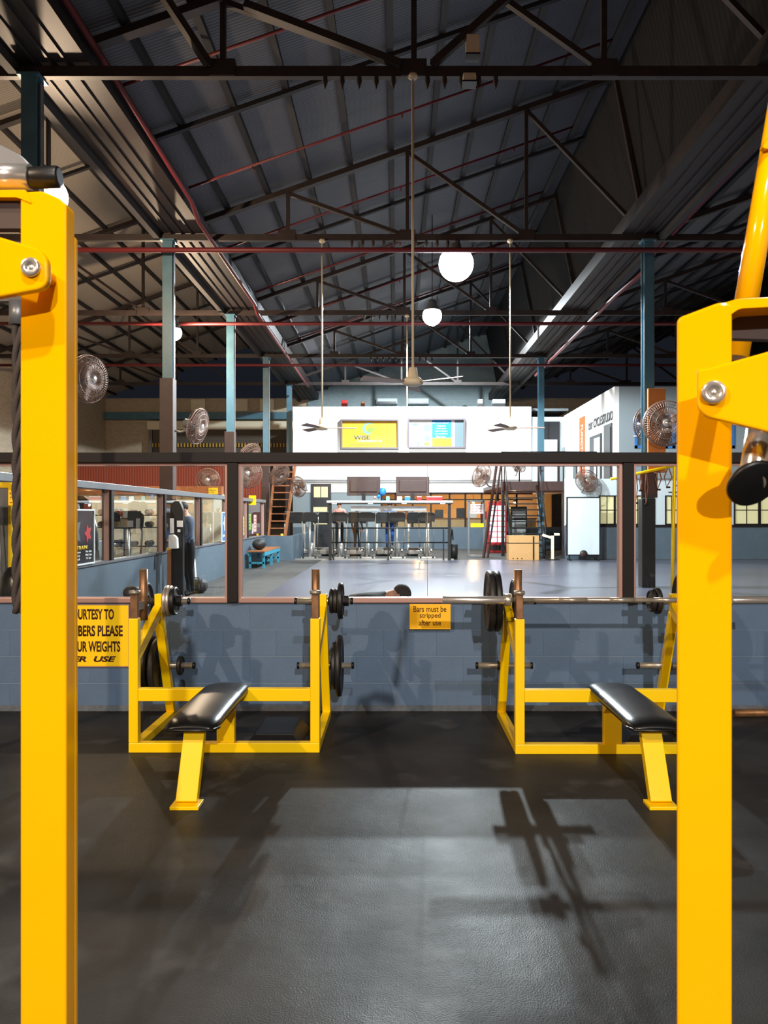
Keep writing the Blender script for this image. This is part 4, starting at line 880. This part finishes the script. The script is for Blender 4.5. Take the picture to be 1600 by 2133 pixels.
B(xa-.1, xb_+.1, Yf-.1, Yf+.5, Z(1050, Yf), Z(1043, Yf)).build('shelf', 'black_metal', t); B(xa-.1, xb_+.1, Yf-.12, Yf-.1, Z(1047, Yf), Z(1043, Yf)).build('shelf_edge', 'paper', t)
B(X(730, Yf), X(889, Yf), Yf+.2, Yf+.23, Z(1064, Yf), Z(1054, Yf)).build('light_strip', 'paper', t)
MB().path([(xb_, Yf, Z(1100, Yf)), (xb_+.1, Yf, Z(1104, Yf)), (xb_+.12, Yf, Z(1125, Yf))], .02, 8).build('end_loop', 'black_metal', t)
for p in (697, 772, 842, 922): B(X(p, Yf)-.08, X(p, Yf)+.08, Yf-.115, Yf-.1, Z(1050, Yf), Z(1048, Yf)).build('shelf_tag', 'paper', t)
for i, (p0, p1, lab) in enumerate(((722, 792, 'left hanging television with its dark back to the viewer'), (825, 895, 'right hanging television with its dark back to the viewer'))):
    t = thing('television', lab, 'television', (X((p0+p1)/2, Yf), Yf+.2, Z(1043, Yf)), 'televisions above the cardio frame')
    a, b, c, d = X(p0, Yf), X(p1, Yf), Z(1032, Yf), Z(992, Yf)
    B(a, b, Yf+.2, Yf+.26, c, d).build('back_shell', 'brown_casing', t, .01); B(a+.02, b-.02, Yf+.26, Yf+.265, c+.02, d-.02).build('screen', 'screen', t)  # brown on the dark shell is the rust reflection put into its colour
    B(a+.1, b-.1, Yf+.15, Yf+.2, c+.12, d-.12).build('rear_bulge', 'brown_casing', t, .015)
    x = (a+b)/2; B(x-.06, x+.06, Yf+.16, Yf+.24, Z(1043, Yf), c+.1).build('stand', 'black_metal', t)
for i, (p, y, r, m, lab) in enumerate(((797, 1024, .115, 'blue_print', 'big light blue balloon on the cardio shelf'), (789, 1034, .06, 'blue_print', 'smaller blue balloon left of the big one on the shelf'), (781, 1036, .045, 'pink_cloth', 'small pink balloon on the cardio shelf'))):
    x = X(p, Yf); z0 = Z(1043, Yf)
    t = thing('balloon', lab, 'balloon', (x, Yf+.05, z0), 'balloons on the cardio shelf')
    MB().ball((x, Yf+.05, max(Z(y, Yf), z0+r*1.15)), r, r, r*1.15).build('skin', m, t); MB().tube((x, Yf+.05, z0), (x, Yf+.05, z0+.05), .008, 6).build('knot', m, t)
for i, (p0, p1, m, lab) in enumerate(((827, 838, 'paper', 'white tub'), (843, 855, 'blue_print', 'blue and white tub'), (868, 879, 'red', 'red tub'), (888, 922, 'red', 'long red box'), (804, 812, 'teal_print', 'pale green tub'))):
    x0, x1 = X(p0, Yf), X(p1, Yf)
    t = thing('shelf_tub', lab+' standing on the cardio frame shelf', 'tub', ((x0+x1)/2, Yf+.05, Z(1043, Yf)))
    B(x0, x1, Yf, Yf+.12, Z(1043, Yf), Z(1043, Yf)+.12).build('body', m, t, .012); B(x0+.01, x1-.01, Yf+.01, Yf+.11, Z(1043, Yf)+.12, Z(1043, Yf)+.14).build('lid', 'paper', t, .004)
# ------------------------------------------------------------------ pole and wall fans
def wall_fan(label):
    t = thing('wall_fan', label, 'fan', (0,0,0), 'caged industrial fans')
    R = .36
    rm = MB()
    for rr, y in ((R, 0), (R*.97, -.045), (R*.72, -.085), (R*.45, -.10), (.07, -.105), (R*.9, .07), (R*.6, .10)): rm.ring((0, y, 0), (0,1,0), rr, .006 if rr < R else .011, 36, 5)
    for k in range(54):
        a = 2*PI*k/54; c, s = math.cos(a), math.sin(a)
        rm.path([(c*.05, -.105, s*.05), (c*R*.5, -.10, s*R*.5), (c*R*.9, -.06, s*R*.9), (c*R, 0, s*R), (c*R*.85, .08, s*R*.85), (c*.1, .12, s*.1)], .0042, 4)
    g = rm.build('cage', 'fan_wire', t); g['kind'] = 'stuff'
    MB().lathe([(0, -.11), (.06, -.11), (.065, -.10), (0, -.10)], (0,0,0), (0,1,0), 20).build('badge', 'chrome', t)
    MB().lathe([(0, -.06), (.05, -.05), (.05, .03), (0, .03)], (0,0,0), (0,1,0), 18).build('hub', 'black_plastic', t)
    for k in range(3):
        a = 2*PI*k/3+.4; d = Vector((math.cos(a), 0, math.sin(a))); n = Vector((-math.sin(a), .5, math.cos(a))).normalized()
        MB().prism(rrect([(.04, -.04), (.30, -.11), (.33, .06), (.16, .12), (.04, .05)], .04), (0, -.02, 0), d, n, .006).build('blade', 'fan_grey', t)
    MB().lathe([(0, .10), (.085, .11), (.095, .14), (.09, .28), (.06, .31), (0, .31)], (0,0,0), (0,1,0), 20).build('motor', 'grey_metal', t)
    MB().bar((0, .24, 0), (0, .24, -.16), .05, .04).build('yoke', 'grey_metal', t)
    MB().path([(0, .24, -.14), (0, .34, -.20), (0, .46, -.20)], .022, 8).build('bracket', 'grey_metal', t)
    return t
fan0 = None
for px, py, Y, s, rz, tilt, lab in (
    (412, 888, 15.62, 1.0, 1.35, .25, 'copper tinted caged fan on the second left column, seen edge-on'),
    (184, 790, 10.1, .85, 1.15, .1, 'grey fan seen edge-on just right of the left foreground upright'),
    (520, 950, 21.6, 1.05, 1.0, .5, 'caged fan rising above the window header by the third left column'),
    (1388, 882, 15.42, 1.22, -.25, .0, 'large caged fan on the orange board, half behind the right upright'),
    (1352, 884, 16.3, 1.05, .35, .0, 'caged fan partly hidden behind the large one on the right column'),
    (1003, 990, 25.2, 1.1, -.9, -.3, 'caged fan seen edge-on at the left of the stair top'),
    (1222, 1002, 25.2, 1.05, .15, -.3, 'caged fan on the wall above the tall whiteboard'),
    (515, 986, 21.3, 1.1, .2, .0, 'caged fan facing the viewer low on the third left column'),
    (582, 990, 25.6, 1.08, .9, .6, 'pale caged fan tilted up beside the wooden steps'),
    (621, 1014, 25.9, .95, -.6, .2, 'dull green-grey fan left of the glazed dark door'),
    (1080, 971, 27.3, .75, .5, -.7, 'small fan tipped downwards below the walkway rail'),
    (433, 1000, 24.0, 1.0, .1, .0, 'caged fan standing in for a faint reflection in the left window')):  # a fan reflected in the glass, built as a solid fan
    loc = at(px, py, Y)
    if fan0 is None: fan0 = wall_fan(lab); f = fan0; f.location = loc; f.scale = (s,)*3
    else: f = dup(fan0, loc, 0, lab, s)
    f.rotation_euler = (tilt, 0, rz)

# ------------------------------------------------------------------ people
def person(name_label, loc, rz, pose, mats, scale=1.0, hair='hair'):
    """pose overrides joints; mats = (top, bottom, shoe)"""
    J = dict(pelvis=(0,0,.93), spine=(0,.015,1.14), chest=(0,.01,1.34), neck=(0,.015,1.49), head=(0,-.01,1.58), crown=(0,-.005,1.67), chin=(0,-.055,1.545))
    for s, n in ((1, 'l'), (-1, 'r')):
        J.update({'sh'+n: (s*.17,.01,1.42), 'el'+n: (s*.23,.04,1.13), 'wr'+n: (s*.24,-.05,.89), 'ha'+n: (s*.24,-.08,.82),
                  'hp'+n: (s*.09,0,.88), 'kn'+n: (s*.10,-.02,.49), 'an'+n: (s*.10,.03,.09), 'to'+n: (s*.11,-.13,.035)})
    J.update(pose)
    R = dict(pelvis=(.145,.105), spine=(.125,.09), chest=(.15,.10), neck=(.052,.055), head=(.072,.088), crown=(.062,.075), chin=(.045,.04))
    for n in 'lr': R.update({'sh'+n: (.062,.062), 'el'+n: (.042,.042), 'wr'+n: (.03,.028), 'ha'+n: (.038,.02), 'hp'+n: (.088,.09), 'kn'+n: (.056,.058), 'an'+n: (.038,.042), 'to'+n: (.04,.03)})
    E = [('pelvis','spine','T'), ('spine','chest','T'), ('chest','neck','K'), ('neck','head','K'), ('head','crown','K'), ('head','chin','K')]
    for n in 'lr': E += [('chest','sh'+n,'T'), ('sh'+n,'el'+n,'T'), ('el'+n,'wr'+n,'K' if mats[3] else 'T'), ('wr'+n,'ha'+n,'K'), ('pelvis','hp'+n,'B'), ('hp'+n,'kn'+n,'B'), ('kn'+n,'an'+n,'B'), ('an'+n,'to'+n,'S')]
    for n in 'lr':
        d = (Vector(J['ha'+n])-Vector(J['wr'+n])).normalized(); q = d.cross(Vector((0,1,.2))).normalized()
        for k, off in enumerate((-.03, -.01, .01, .03)):
            nm = 'f%d%s' % (k, n); J[nm] = tuple(Vector(J['ha'+n])+d*(.085-abs(off-.005)*.8)+q*off); R[nm] = (.009,.009); E.append(('ha'+n, nm, 'K'))
        nm = 'th'+n; J[nm] = tuple(Vector(J['wr'+n])+d*.055+q*.055); R[nm] = (.011,.011); E.append(('wr'+n, nm, 'K'))
    keys = list(J); idx = {k: i for i, k in enumerate(keys)}
    me = bpy.data.meshes.new('person'); me.from_pydata([J[k] for k in keys], [(idx[a], idx[b]) for a, b, _ in E], [])
    o = bpy.data.objects.new('tmp', me); C.objects.link(o)
    o.modifiers.new('skin', 'SKIN'); sub = o.modifiers.new('sub', 'SUBSURF'); sub.levels = 2; sub.render_levels = 2
    for k in keys:
        sv = me.skin_vertices[0].data[idx[k]]; sv.radius = R[k]; sv.use_root = (k == 'pelvis')
    dg = bpy.context.evaluated_depsgraph_get(); dg.update()
    nm_ = bpy.data.meshes.new_from_object(o.evaluated_get(dg)); bpy.data.objects.remove(o, do_unlink=True)
    nm_.materials.clear()
    for m in ('skin', mats[0], mats[1], mats[2]): nm_.materials.append(MATS[m])
    reg = {'K': 0, 'T': 1, 'B': 2, 'S': 3}; P = {k: Vector(v) for k, v in J.items()}
    for p in nm_.polygons:
        best = 9; bi = 0
        for a, b, r_ in E:
            A, Bv = P[a], P[b]; ab = Bv-A; u = max(0, min(1, (p.center-A).dot(ab)/max(ab.length_squared, 1e-9))); dd = (p.center-(A+ab*u)).length
            if a == 'chest' and b == 'neck' and u < .8: r2 = 'T'
            else: r2 = r_
            if a in ('pelvis',) and b == 'spine' and u < .12: r2 = 'B'
            if dd < best: best = dd; bi = reg[r2]
        p.material_index = bi; p.use_smooth = True
    b = bpy.data.objects.new('person', nm_); C.objects.link(b); b.location = loc; b.rotation_euler = (0,0,rz); b.scale = (scale,)*3
    tag(b, name_label, 'person')
    hd = P['head']; up = (P['crown']-P['neck']).normalized(); fw = (P['chin']-P['head']); fw = (fw-up*fw.dot(up)).normalized(); sd = up.cross(fw)
    M3 = Matrix((sd, -fw, up)).transposed()
    def loc_(v): return hd+M3 @ Vector(v)
    h = MB()
    n, m = 18, 9
    vs = []; fs = []
    for k in range(m+1):
        th = PI*.56*k/m
        for i in range(n):
            a = 2*PI*i/n; back = .5+.5*math.sin(a); t2 = th*(1.0+.35*back)
            vs.append(loc_((.088*math.sin(t2)*math.cos(a), .008+.105*math.sin(t2)*math.sin(a), .062+.098*math.cos(t2))))
    for k in range(m):
        for i in range(n): j = (i+1) % n; fs.append((k*n+i, (k+1)*n+i, (k+1)*n+j, k*n+j))
    h.add(vs, fs, True)
    me2 = bpy.data.meshes.new('hair'); me2.from_pydata([tuple(v) for v in h.v], [], h.f); me2.polygons.foreach_set('use_smooth', h.sm); me2.materials.append(MATS[hair])
    ho = bpy.data.objects.new('hair', me2); C.objects.link(ho); ho.parent = b
    md = ho.modifiers.new('solid', 'SOLIDIFY'); md.thickness = .012
    def bit(name, c, r, m_):
        q = MB().ball((0,0,0), *r, n=10, m=8); me3 = bpy.data.meshes.new(name); me3.from_pydata([tuple(loc_(c)+M3 @ v) for v in q.v], [], q.f)
        me3.polygons.foreach_set('use_smooth', q.sm); me3.materials.append(MATS[m_]); oo = bpy.data.objects.new(name, me3); C.objects.link(oo); oo.parent = b
    for s in (-1, 1): bit('eye', (s*.03, -.082, .02), (.010,.008,.006), 'dark_cloth'); bit('ear', (s*.078, .01, .0), (.012,.02,.03), 'skin')
    bit('nose', (0, -.095, -.008), (.012,.018,.018), 'skin'); bit('mouth', (0, -.083, -.045), (.024,.008,.005), 'pink_cloth')
    return b
man = dict(spine=(0,-.02,1.13), chest=(0,-.05,1.32), neck=(0,-.08,1.46), head=(0,-.12,1.54), crown=(0,-.13,1.63), chin=(0,-.165,1.50),
    shl=(.18,-.05,1.39), shr=(-.18,-.05,1.39), ell=(.22,-.06,1.10), elr=(-.22,-.06,1.10), wrl=(.17,-.24,1.0), wrr=(-.17,-.24,1.0), hal=(.14,-.31,1.0), har=(-.14,-.31,1.0))
person('person in a grey-blue hoodie and dark trousers standing by the notice stand', (X(395, 14.1), 14.1, 0), -.95, man, ('hoodie', 'dark_cloth', 'shoe', False), 1.0)
pu = dict(pelvis=(-.78,0,.44), spine=(-.55,0,.50), chest=(-.30,0,.535), neck=(-.15,0,.555), head=(-.06,0,.565), crown=(.02,0,.60), chin=(-.035,0,.505),
    shl=(-.26,.17,.50), shr=(-.26,-.17,.50), ell=(-.22,.26,.27), elr=(-.22,-.26,.27), wrl=(-.24,.25,.05), wrr=(-.24,-.25,.05), hal=(-.16,.25,.025), har=(-.16,-.25,.025),
    hpl=(-.83,.09,.43), hpr=(-.83,-.09,.43), knl=(-1.22,.10,.28), knr=(-1.22,-.10,.28), anl=(-1.58,.10,.12), anr=(-1.58,-.10,.12), tol=(-1.62,.10,.04), tor=(-1.62,-.10,.04))
person('person with short dark hair doing a push-up just behind the middle window', (X(838, 8.3), 8.3, .05), .12, pu, ('dark_cloth', 'dark_cloth', 'shoe', False), 1.0)
run = dict(ell=(.26,.02,1.15), wrl=(.2,-.2,1.2), hal=(.18,-.27,1.22), elr=(-.26,.12,1.16), wrr=(-.24,-.08,1.05), har=(-.23,-.15,1.03), knl=(.10,-.22,.56), anl=(.10,.06,.22), tol=(.10,-.05,.13))
person('runner in a blue outfit on the fourth treadmill', (X(812, 28.5), 28.5, .22), 0, run, ('blue_cloth', 'blue_cloth', 'shoe', True), .98)
person('person in a pink top walking on the second treadmill', (X(707, 28.8), 28.8, .2), 0, dict(ell=(.26,.0,1.16), wrl=(.16,-.22,1.16), hal=(.14,-.29,1.16), elr=(-.26,.0,1.16), wrr=(-.16,-.22,1.16), har=(-.14,-.29,1.16)), ('pink_cloth', 'dark_cloth', 'shoe', True), 1.0)
person('person in dark clothes behind the third treadmill', (X(744, 30.2), 30.2, 0), 2.6, {}, ('dark_cloth', 'dark_cloth', 'shoe', False), .98)

# ------------------------------------------------------------------ things along the side partition
t = thing('notice_stand', 'black rounded stand with papers and a towel dispenser before the person', 'stand', (X(364, 13.6), 13.6, 0))
x = X(364, 13.6)+.02; y = 13.6
MB().prism(rrect([(-.10, 0), (.12, 0), (.12, 1.55), (.06, 1.70), (-.04, 1.70), (-.10, 1.6)], .05), (x, y, 0), (1,0,0), (0,0,1), -.12).build('body', 'black_metal', t, .01)
B(x-.12, x+.2, y-.14, y+.2, 0, .03).build('foot', 'black_metal', t)
B(x-.10, x-.03, y-.01, y-.002, 1.14, 1.40).build('paper', 'paper', t); B(x+.02, x+.12, y-.01, y-.002, 1.25, 1.36).build('paper', 'paper', t); B(x+.03, x+.08, y-.01, y-.002, 1.16, 1.21).build('paper', 'paper', t)
MB().prism(rrect([(-.09, .88), (.06, .88), (.05, 1.06), (.0, 1.12), (-.09, 1.12)], .02), (x, y-.14, 0), (1,0,0), (0,0,1), -.14).build('dispenser', 'white_paint', t, .01)
B(x-.13, x-.06, y-.10, y-.02, .86, .90).build('yellow_band', 'sign_amber', t); B(x-.125, x-.065, y-.09, y-.03, 0, .86).build('brown_pole', 'wood', t)
t = thing('duffel_bag', 'black duffel bag on the floor beside the standing person', 'bag', (X(402, 14.9), 14.75, 0))
x = X(405, 14.75)+.08; MB().box(x-.22, x+.16, 14.58, 14.9, 0, .26).build('body', 'bag_black', t, .11, 4); MB().path([(x-.15, 14.56, .12), (x-.10, 14.6, .29), (x+.04, 14.6, .29), (x+.09, 14.56, .12)], .012, 8).build('handle', 'dark_cloth', t)
t = thing('plastic_bag', 'white plastic bag standing above the duffel bag', 'bag', (X(397, 15.4), 15.35, 0))
x = X(397, 15.35); MB().prism(rrect([(-.09, .0), (.10, .0), (.07, .42), (.0, .60), (-.07, .40)], .03), (x, 15.35, .15), (1,0,0), (0,0,1), -.10).build('body', 'white_cloth', t, .02); MB().path([(x-.03, 15.3, .55), (x, 15.3, .75), (x+.03, 15.3, .55)], .008, 6).build('handle', 'white_cloth', t)
B(x-.11, x+.12, 15.3, 15.5, 0, .15).build('base_fold', 'white_cloth', t, .02)
t = thing('gym_bag', 'dark crumpled bag just behind the glass above the left rack', 'bag', (X(272, 6.6), 6.6, 0))
x = X(272, 6.6); MB().ball((x, 6.6, .45), .09, .09, .36, n=14, m=10).build('body', 'bag_black', t); MB().ball((x+.02, 6.58, .82), .075, .07, .06).build('top', 'bag_black', t); MB().ball((x, 6.6, .10), .12, .12, .10).build('base', 'bag_black', t)
def leaning_poster(y0, y1, z0, z1, m, label, bits):
    t = thing('poster', label, 'poster', (XP+.04, (y0+y1)/2, z0)); k = .02
    B(XP+.02, XP+.03, y0, y1, z0, z1).build('sheet', m, t)
    for q in ((y0-k, y1+k, z0-k, z0), (y0-k, y1+k, z1, z1+k), (y0-k, y0, z0, z1), (y1, y1+k, z0, z1)): B(XP+.015, XP+.04, q[0], q[1], q[2], q[3]).build('frame_bar', 'paper', t)
    for s, yy, zz, w, h, mm in bits:
        if s: text(s, mm, t, (XP+.031, yy, zz), w, h, xd=(0,1,0), t=.002, bold=.02)
        else: MB().prism([(w*(.5+.5*(i % 2))*math.cos(i*PI/5), h*(.5+.5*(i % 2))*math.sin(i*PI/5)) for i in range(10)], (XP+.031, yy, zz), (0,1,0), (0,0,1), .003).build('printed_shape', mm, t)
    return t
leaning_poster(9.55, 10.58, .835, 1.52, 'screen', 'dark training poster with a red splash leaning on the partition sill', (('', 10.38, 1.22, .13, .13, 'red'), ('', 10.0, 1.25, .16, .22, 'grey_metal'), ('TRAIN', 10.18, 1.04, .34, .05, 'sign_yellow'), ('Mon  6am\nWed  6am\nFri  6am', 10.4, .94, .22, .12, 'paper'), ('Classes\nevery\nweek', 10.05, .94, .18, .12, 'paper')))
leaning_poster(18.35, 19.0, .84, 1.50, 'blue_frame', 'pale blue poster beside the dark window post on the side partition', (('', 18.68, 1.25, .2, .2, 'paper'), ('JOIN NOW', 18.68, .95, .45, .07, 'paper')))
for i, (y, z, w, h, m, lab) in enumerate(((20.35, 1.12, .34, .5, 'paper', 'tall white notice on the side partition window, nearest'), (20.85, 1.30, .3, .34, 'paper', 'white notice above its neighbour on the side partition'), (20.9, .98, .28, .24, 'cream_paint', 'cream notice low on the side partition'), (21.4, 1.15, .2, .5, 'sign_yellow', 'narrow yellow notice on the side partition'), (22.2, 1.25, .7, .45, 'poster_green', 'green and white timetable on the side partition'), (23.2, 1.2, .4, .5, 'pink_cloth', 'pinkish list on the side partition, farthest'))):
    t = thing('paper_notice', lab, 'notice', (XP-.065, y, z), 'notices on the side partition'); B(XP-.0688, XP-.063, y-w/2, y+w/2, z-h/2, z+h/2).build('sheet', m, t)
    for k in range(4): B(XP-.063, XP-.0615, y-w*.38, y+w*(.38-.1*(k % 2)), z+h*(.3-.2*k)-.01, z+h*(.3-.2*k)+.01).build('print_line', 'letter_dark', t)
for i, (y, lab) in enumerate(((17.6, 'yellow warning card standing on the side partition rail, nearer'), (22.4, 'yellow warning card hanging at the far end of the side partition'))):
    t = thing('warning_card', lab, 'sign', (XP+.05, y, 1.9)); B(XP-.10, XP+.10, y-.01, y+.01, 1.915 if i == 0 else 1.73, 2.06 if i == 0 else 2.0).build('card', 'sign_yellow', t)
    B(XP-.02, XP+.02, y+.01, y+.03, 1.91, 1.95).build('clip', 'black_plastic', t); text('CAUTION\nWET', 'letter_dark', t, (XP, y-.0105, 1.98 if i == 0 else 1.87), .14, .07, t=.001)
t = thing('bench', 'turquoise wooden bench with brown seat beside the side partition', 'bench', (X(527, 22), 22.3, 0))
x0, x1 = XP+.08, XP+.55
for k in range(4): B(x0+.01+k*.118, x0+.115+k*.118, 21.2, 24.1, .44, .475).build('seat_slat', 'wood', t, .004)
for y in (21.35, 22.65, 23.95):
    for x in (x0+.05, x1-.05): MB().bar((x, y, 0), (x, y, .44), .06, .06).build('leg', 'turquoise', t)
    B(x0+.03, x1-.03, y-.03, y+.03, .12, .17).build('stretcher', 'turquoise', t)
B(x0, x0+.04, 21.25, 24.05, .34, .44).build('apron', 'turquoise', t); B(x1-.04, x1, 21.25, 24.05, .34, .44).build('apron', 'turquoise', t)
tag(MB().ball((x0+.2, 21.9, .63), .19, .3, .155).build('sports_bag', 'bag_black'), 'dark sports bag lying on the turquoise bench', 'bag')
t = thing('bollard', 'short black bollard with a yellow top beside the treadmills', 'bollard', (X(587, 25.9), 25.9, 0)); x = X(587, 25.9)
MB().tube((x, 25.9, 0), (x, 25.9, .55), .06, 16).build('post', 'black_plastic', t); MB().tube((x, 25.9, .55), (x, 25.9, .82), .055, 16, .04).build('cap', 'sign_yellow', t)
t = thing('wooden_steps', 'steep wooden steps climbing left of the white block', 'steps', (X(580, 26.5), 26.5, 0)); xa, xb_ = X(561, 26.8), X(592, 26.8)
for a, b in ((xa, xa), (xb_, xb_+.22)): MB().bar((a, 26.3, 0), (b, 28.0, 3.2), .06, .16).build('stringer', 'wood', t)
for k in range(12): u = (k+1)/13; B(xa+.03, xb_+.22*u-.02, 26.3+1.7*u-.08, 26.3+1.7*u+.08, 3.2*u-.02, 3.2*u+.02).build('tread', 'wood', t)
# left bay beyond the side partition
struct(B(-13.5, -5.0, 23.5, 23.65, 0, 2.05).build('wall_cream_screen', 'cream_paint')); struct(B(-13.5, -5.2, 23.4, 23.7, 2.05, 2.3).build('trim_34', 'wood'), 'brown cornice of the cream screen wall')
struct(B(-13.5, -5.3, 32.0, 32.15, 0, 3.4).build('wall_rust_reflection', 'rust_wall'))  # rust reflection in the left glass, built as a wall
t = thing('dumbbell_rack', 'dark dumbbell rack in front of the cream screen wall', 'rack', (-7.8, 22.8, 0))
for z in (.55, 1.1, 1.45): B(-9.2, -6.5, 22.6, 23.0, z-.03, z).build('shelf', 'black_metal', t)
for x in (-9.15, -7.8, -6.55): B(x-.04, x+.04, 22.6, 23.0, 0, 1.5).build('post', 'black_metal', t)
k = 0
for z in (.55, 1.1, 1.45):
    for i in range(6):
        x = -9.0+i*.45+.05; r = .07+.01*(i % 3)
        d = thing('dumbbell', 'round-headed dumbbell, %s on the %s shelf of the rack by the cream wall' % (('leftmost', 'second', 'third', 'fourth', 'fifth', 'rightmost')[i], {.55: 'bottom', 1.1: 'middle', 1.45: 'top'}[z]), 'dumbbell', (x, 22.8, z), 'dumbbells on the rack by the cream wall')
        MB().tube((x, 22.68, z+r), (x, 22.92, z+r), .018, 8).build('handle', 'chrome', d)
        for s in (22.64, 22.96): MB().tube((x, s-.05, z+r), (x, s+.05, z+r), r, 14).build('head', 'iron_silver' if z > 1.4 else 'iron_black', d)
def yellow_trainer(label, loc, rz):
    e = elliptical(label); e['group'] = 'cardio machines in the left bay'
    for c in e.children:
        if c.name.split('.')[0] in ('flywheel_housing', 'pedal_rail', 'frame_rail'): c.data.materials[0] = MATS['yellow']
    e.location = loc; e.rotation_euler = (0,0,rz); return e
yellow_trainer('yellow and silver cross trainer behind the side partition glass', (X(272, 13.6)-.05, 13.6, 0), .5)
t = thing('stair_climber', 'tall black stair climber behind the dark training poster', 'gym machine', (X(205, 11.9)-.25, 11.9, 0)); x = X(205, 11.9)-.25
MB().prism(rrect([(-.35, 0), (.35, 0), (.30, .75), (.15, 1.1), (-.2, 1.1), (-.35, .6)], .06), (x, 11.8, 0), (1,0,0), (0,0,1), -.6).build('body', 'black_plastic', t, .02)
MB().prism(rrect([(-.22, 1.2), (.22, 1.2), (.20, 1.66), (.1, 1.75), (-.1, 1.75), (-.2, 1.66)], .06), (x, 11.7, 0), (1,0,0), (0,0,1), -.08).build('console', 'black_plastic', t, .015)
for s in (-1, 1): MB().path([(x+s*.28, 11.8, .7), (x+s*.30, 11.7, 1.2), (x+s*.22, 11.7, 1.5)], .03, 8).build('side_rail', 'silver_plastic', t)
MB().bar((x, 11.75, 1.05), (x, 11.72, 1.25), .1, .08).build('neck', 'silver_plastic', t)
t = thing('exercise_bike', 'dark red exercise bike low behind the side partition glass', 'exercise bike', (X(258, 13.0)-.1, 13.0, 0)); x = X(258, 13.0)-.1
MB().lathe([(0, .12), (.22, .12), (.27, .06), (.27, -.06), (.22, -.12), (0, -.12)], (x, 12.6, .55), (1,0,0), 24).build('wheel_cover', 'red', t)
MB().bar((x, 12.2, .05), (x, 13.2, .05), .1, .08).build('base', 'black_metal', t); MB().bar((x, 12.5, .05), (x, 12.6, 1.1), .07, .07).build('post', 'black_metal', t)
MB().ball((x, 13.0, .95), .13, .16, .06).build('saddle', 'black_vinyl', t); MB().bar((x, 12.95, .08), (x, 13.0, .92), .06, .06).build('seat_post', 'steel', t)
MB().path([(x-.25, 12.75, 1.2), (x-.2, 12.55, 1.12), (x+.2, 12.55, 1.12), (x+.25, 12.75, 1.2)], .02, 8).build('handlebar', 'black_plastic', t)
t.location.y += .5; t.location.x -= .75
# far-left wall gear
t = thing('roller_shutter', 'wide dark roller shutter with a hazard striped bottom bar', 'shutter', (-9, 38.8, 0))
B(-12.0, -5.0, 38.75, 38.9, 1.0, 5.6).build('curtain', 'shutter', t); B(-12.0, -5.0, 38.68, 38.75, 4.75, 4.95).build('hazard_bar', 'hazard', t)
B(-12.2, -4.9, 38.5, 38.95, 5.6, 6.0).build('hood', 'cream_paint', t)
for x in (-12.1, -4.95): B(x-.08, x+.08, 38.7, 38.95, 0, 5.6).build('guide', 'grey_metal', t)
tag(B(-14.3, -4.9, 38.5, 38.75, 6.1, 6.45).build('lintel_beam', 'blue_column', None, .01), 'dark blue beam above the roller shutter on the far left wall', 'beam')
for i, x in enumerate((-9.8, -7.7, -6.4)):
    tag(B(x-.35, x+.35, 38.86, 38.98, 6.55, 7.15).build('wall_pier', 'cream_paint', None, .01), 'pale blocked opening high on the far left wall, %s' % ('left', 'middle', 'right')[i], 'panel', 'blocked openings')
# strap rig on the right
t = thing('strap_rig', 'yellow bar with hanging straps beside the padded column', 'training rig', (X(1340, 15.65), 15.65, 0)); y = 15.65
MB().tube(at(1272, 998, y), at(1425, 966, y), .03, 12).build('crossbar', 'yellow', t)
MB().tube((X(1401, y), y, 0), (X(1405, y), y, Z(972, y)), .035, 12).build('post', 'yellow', t);
for p0, y0, y1, w in ((1325, 985, 1048, 3), (1335, 984, 1022, 2), (1347, 981, 1050, 3), (1372, 975, 1020, 6), (1392, 972, 1015, 8)):
    s = MB().path([at(p0, y0, y), at(p0-w, (y0+y1)/2, y-.02), at(p0-w*.4, y1, y), at(p0+w, (y0+y1)/2, y+.02), at(p0, y0, y)], .012, 6).build('strap', 'strap', t)
    MB().tube(at(p0-4, y1, y), at(p0+4, y1, y), .018, 10).build('handle', 'black_plastic', s)
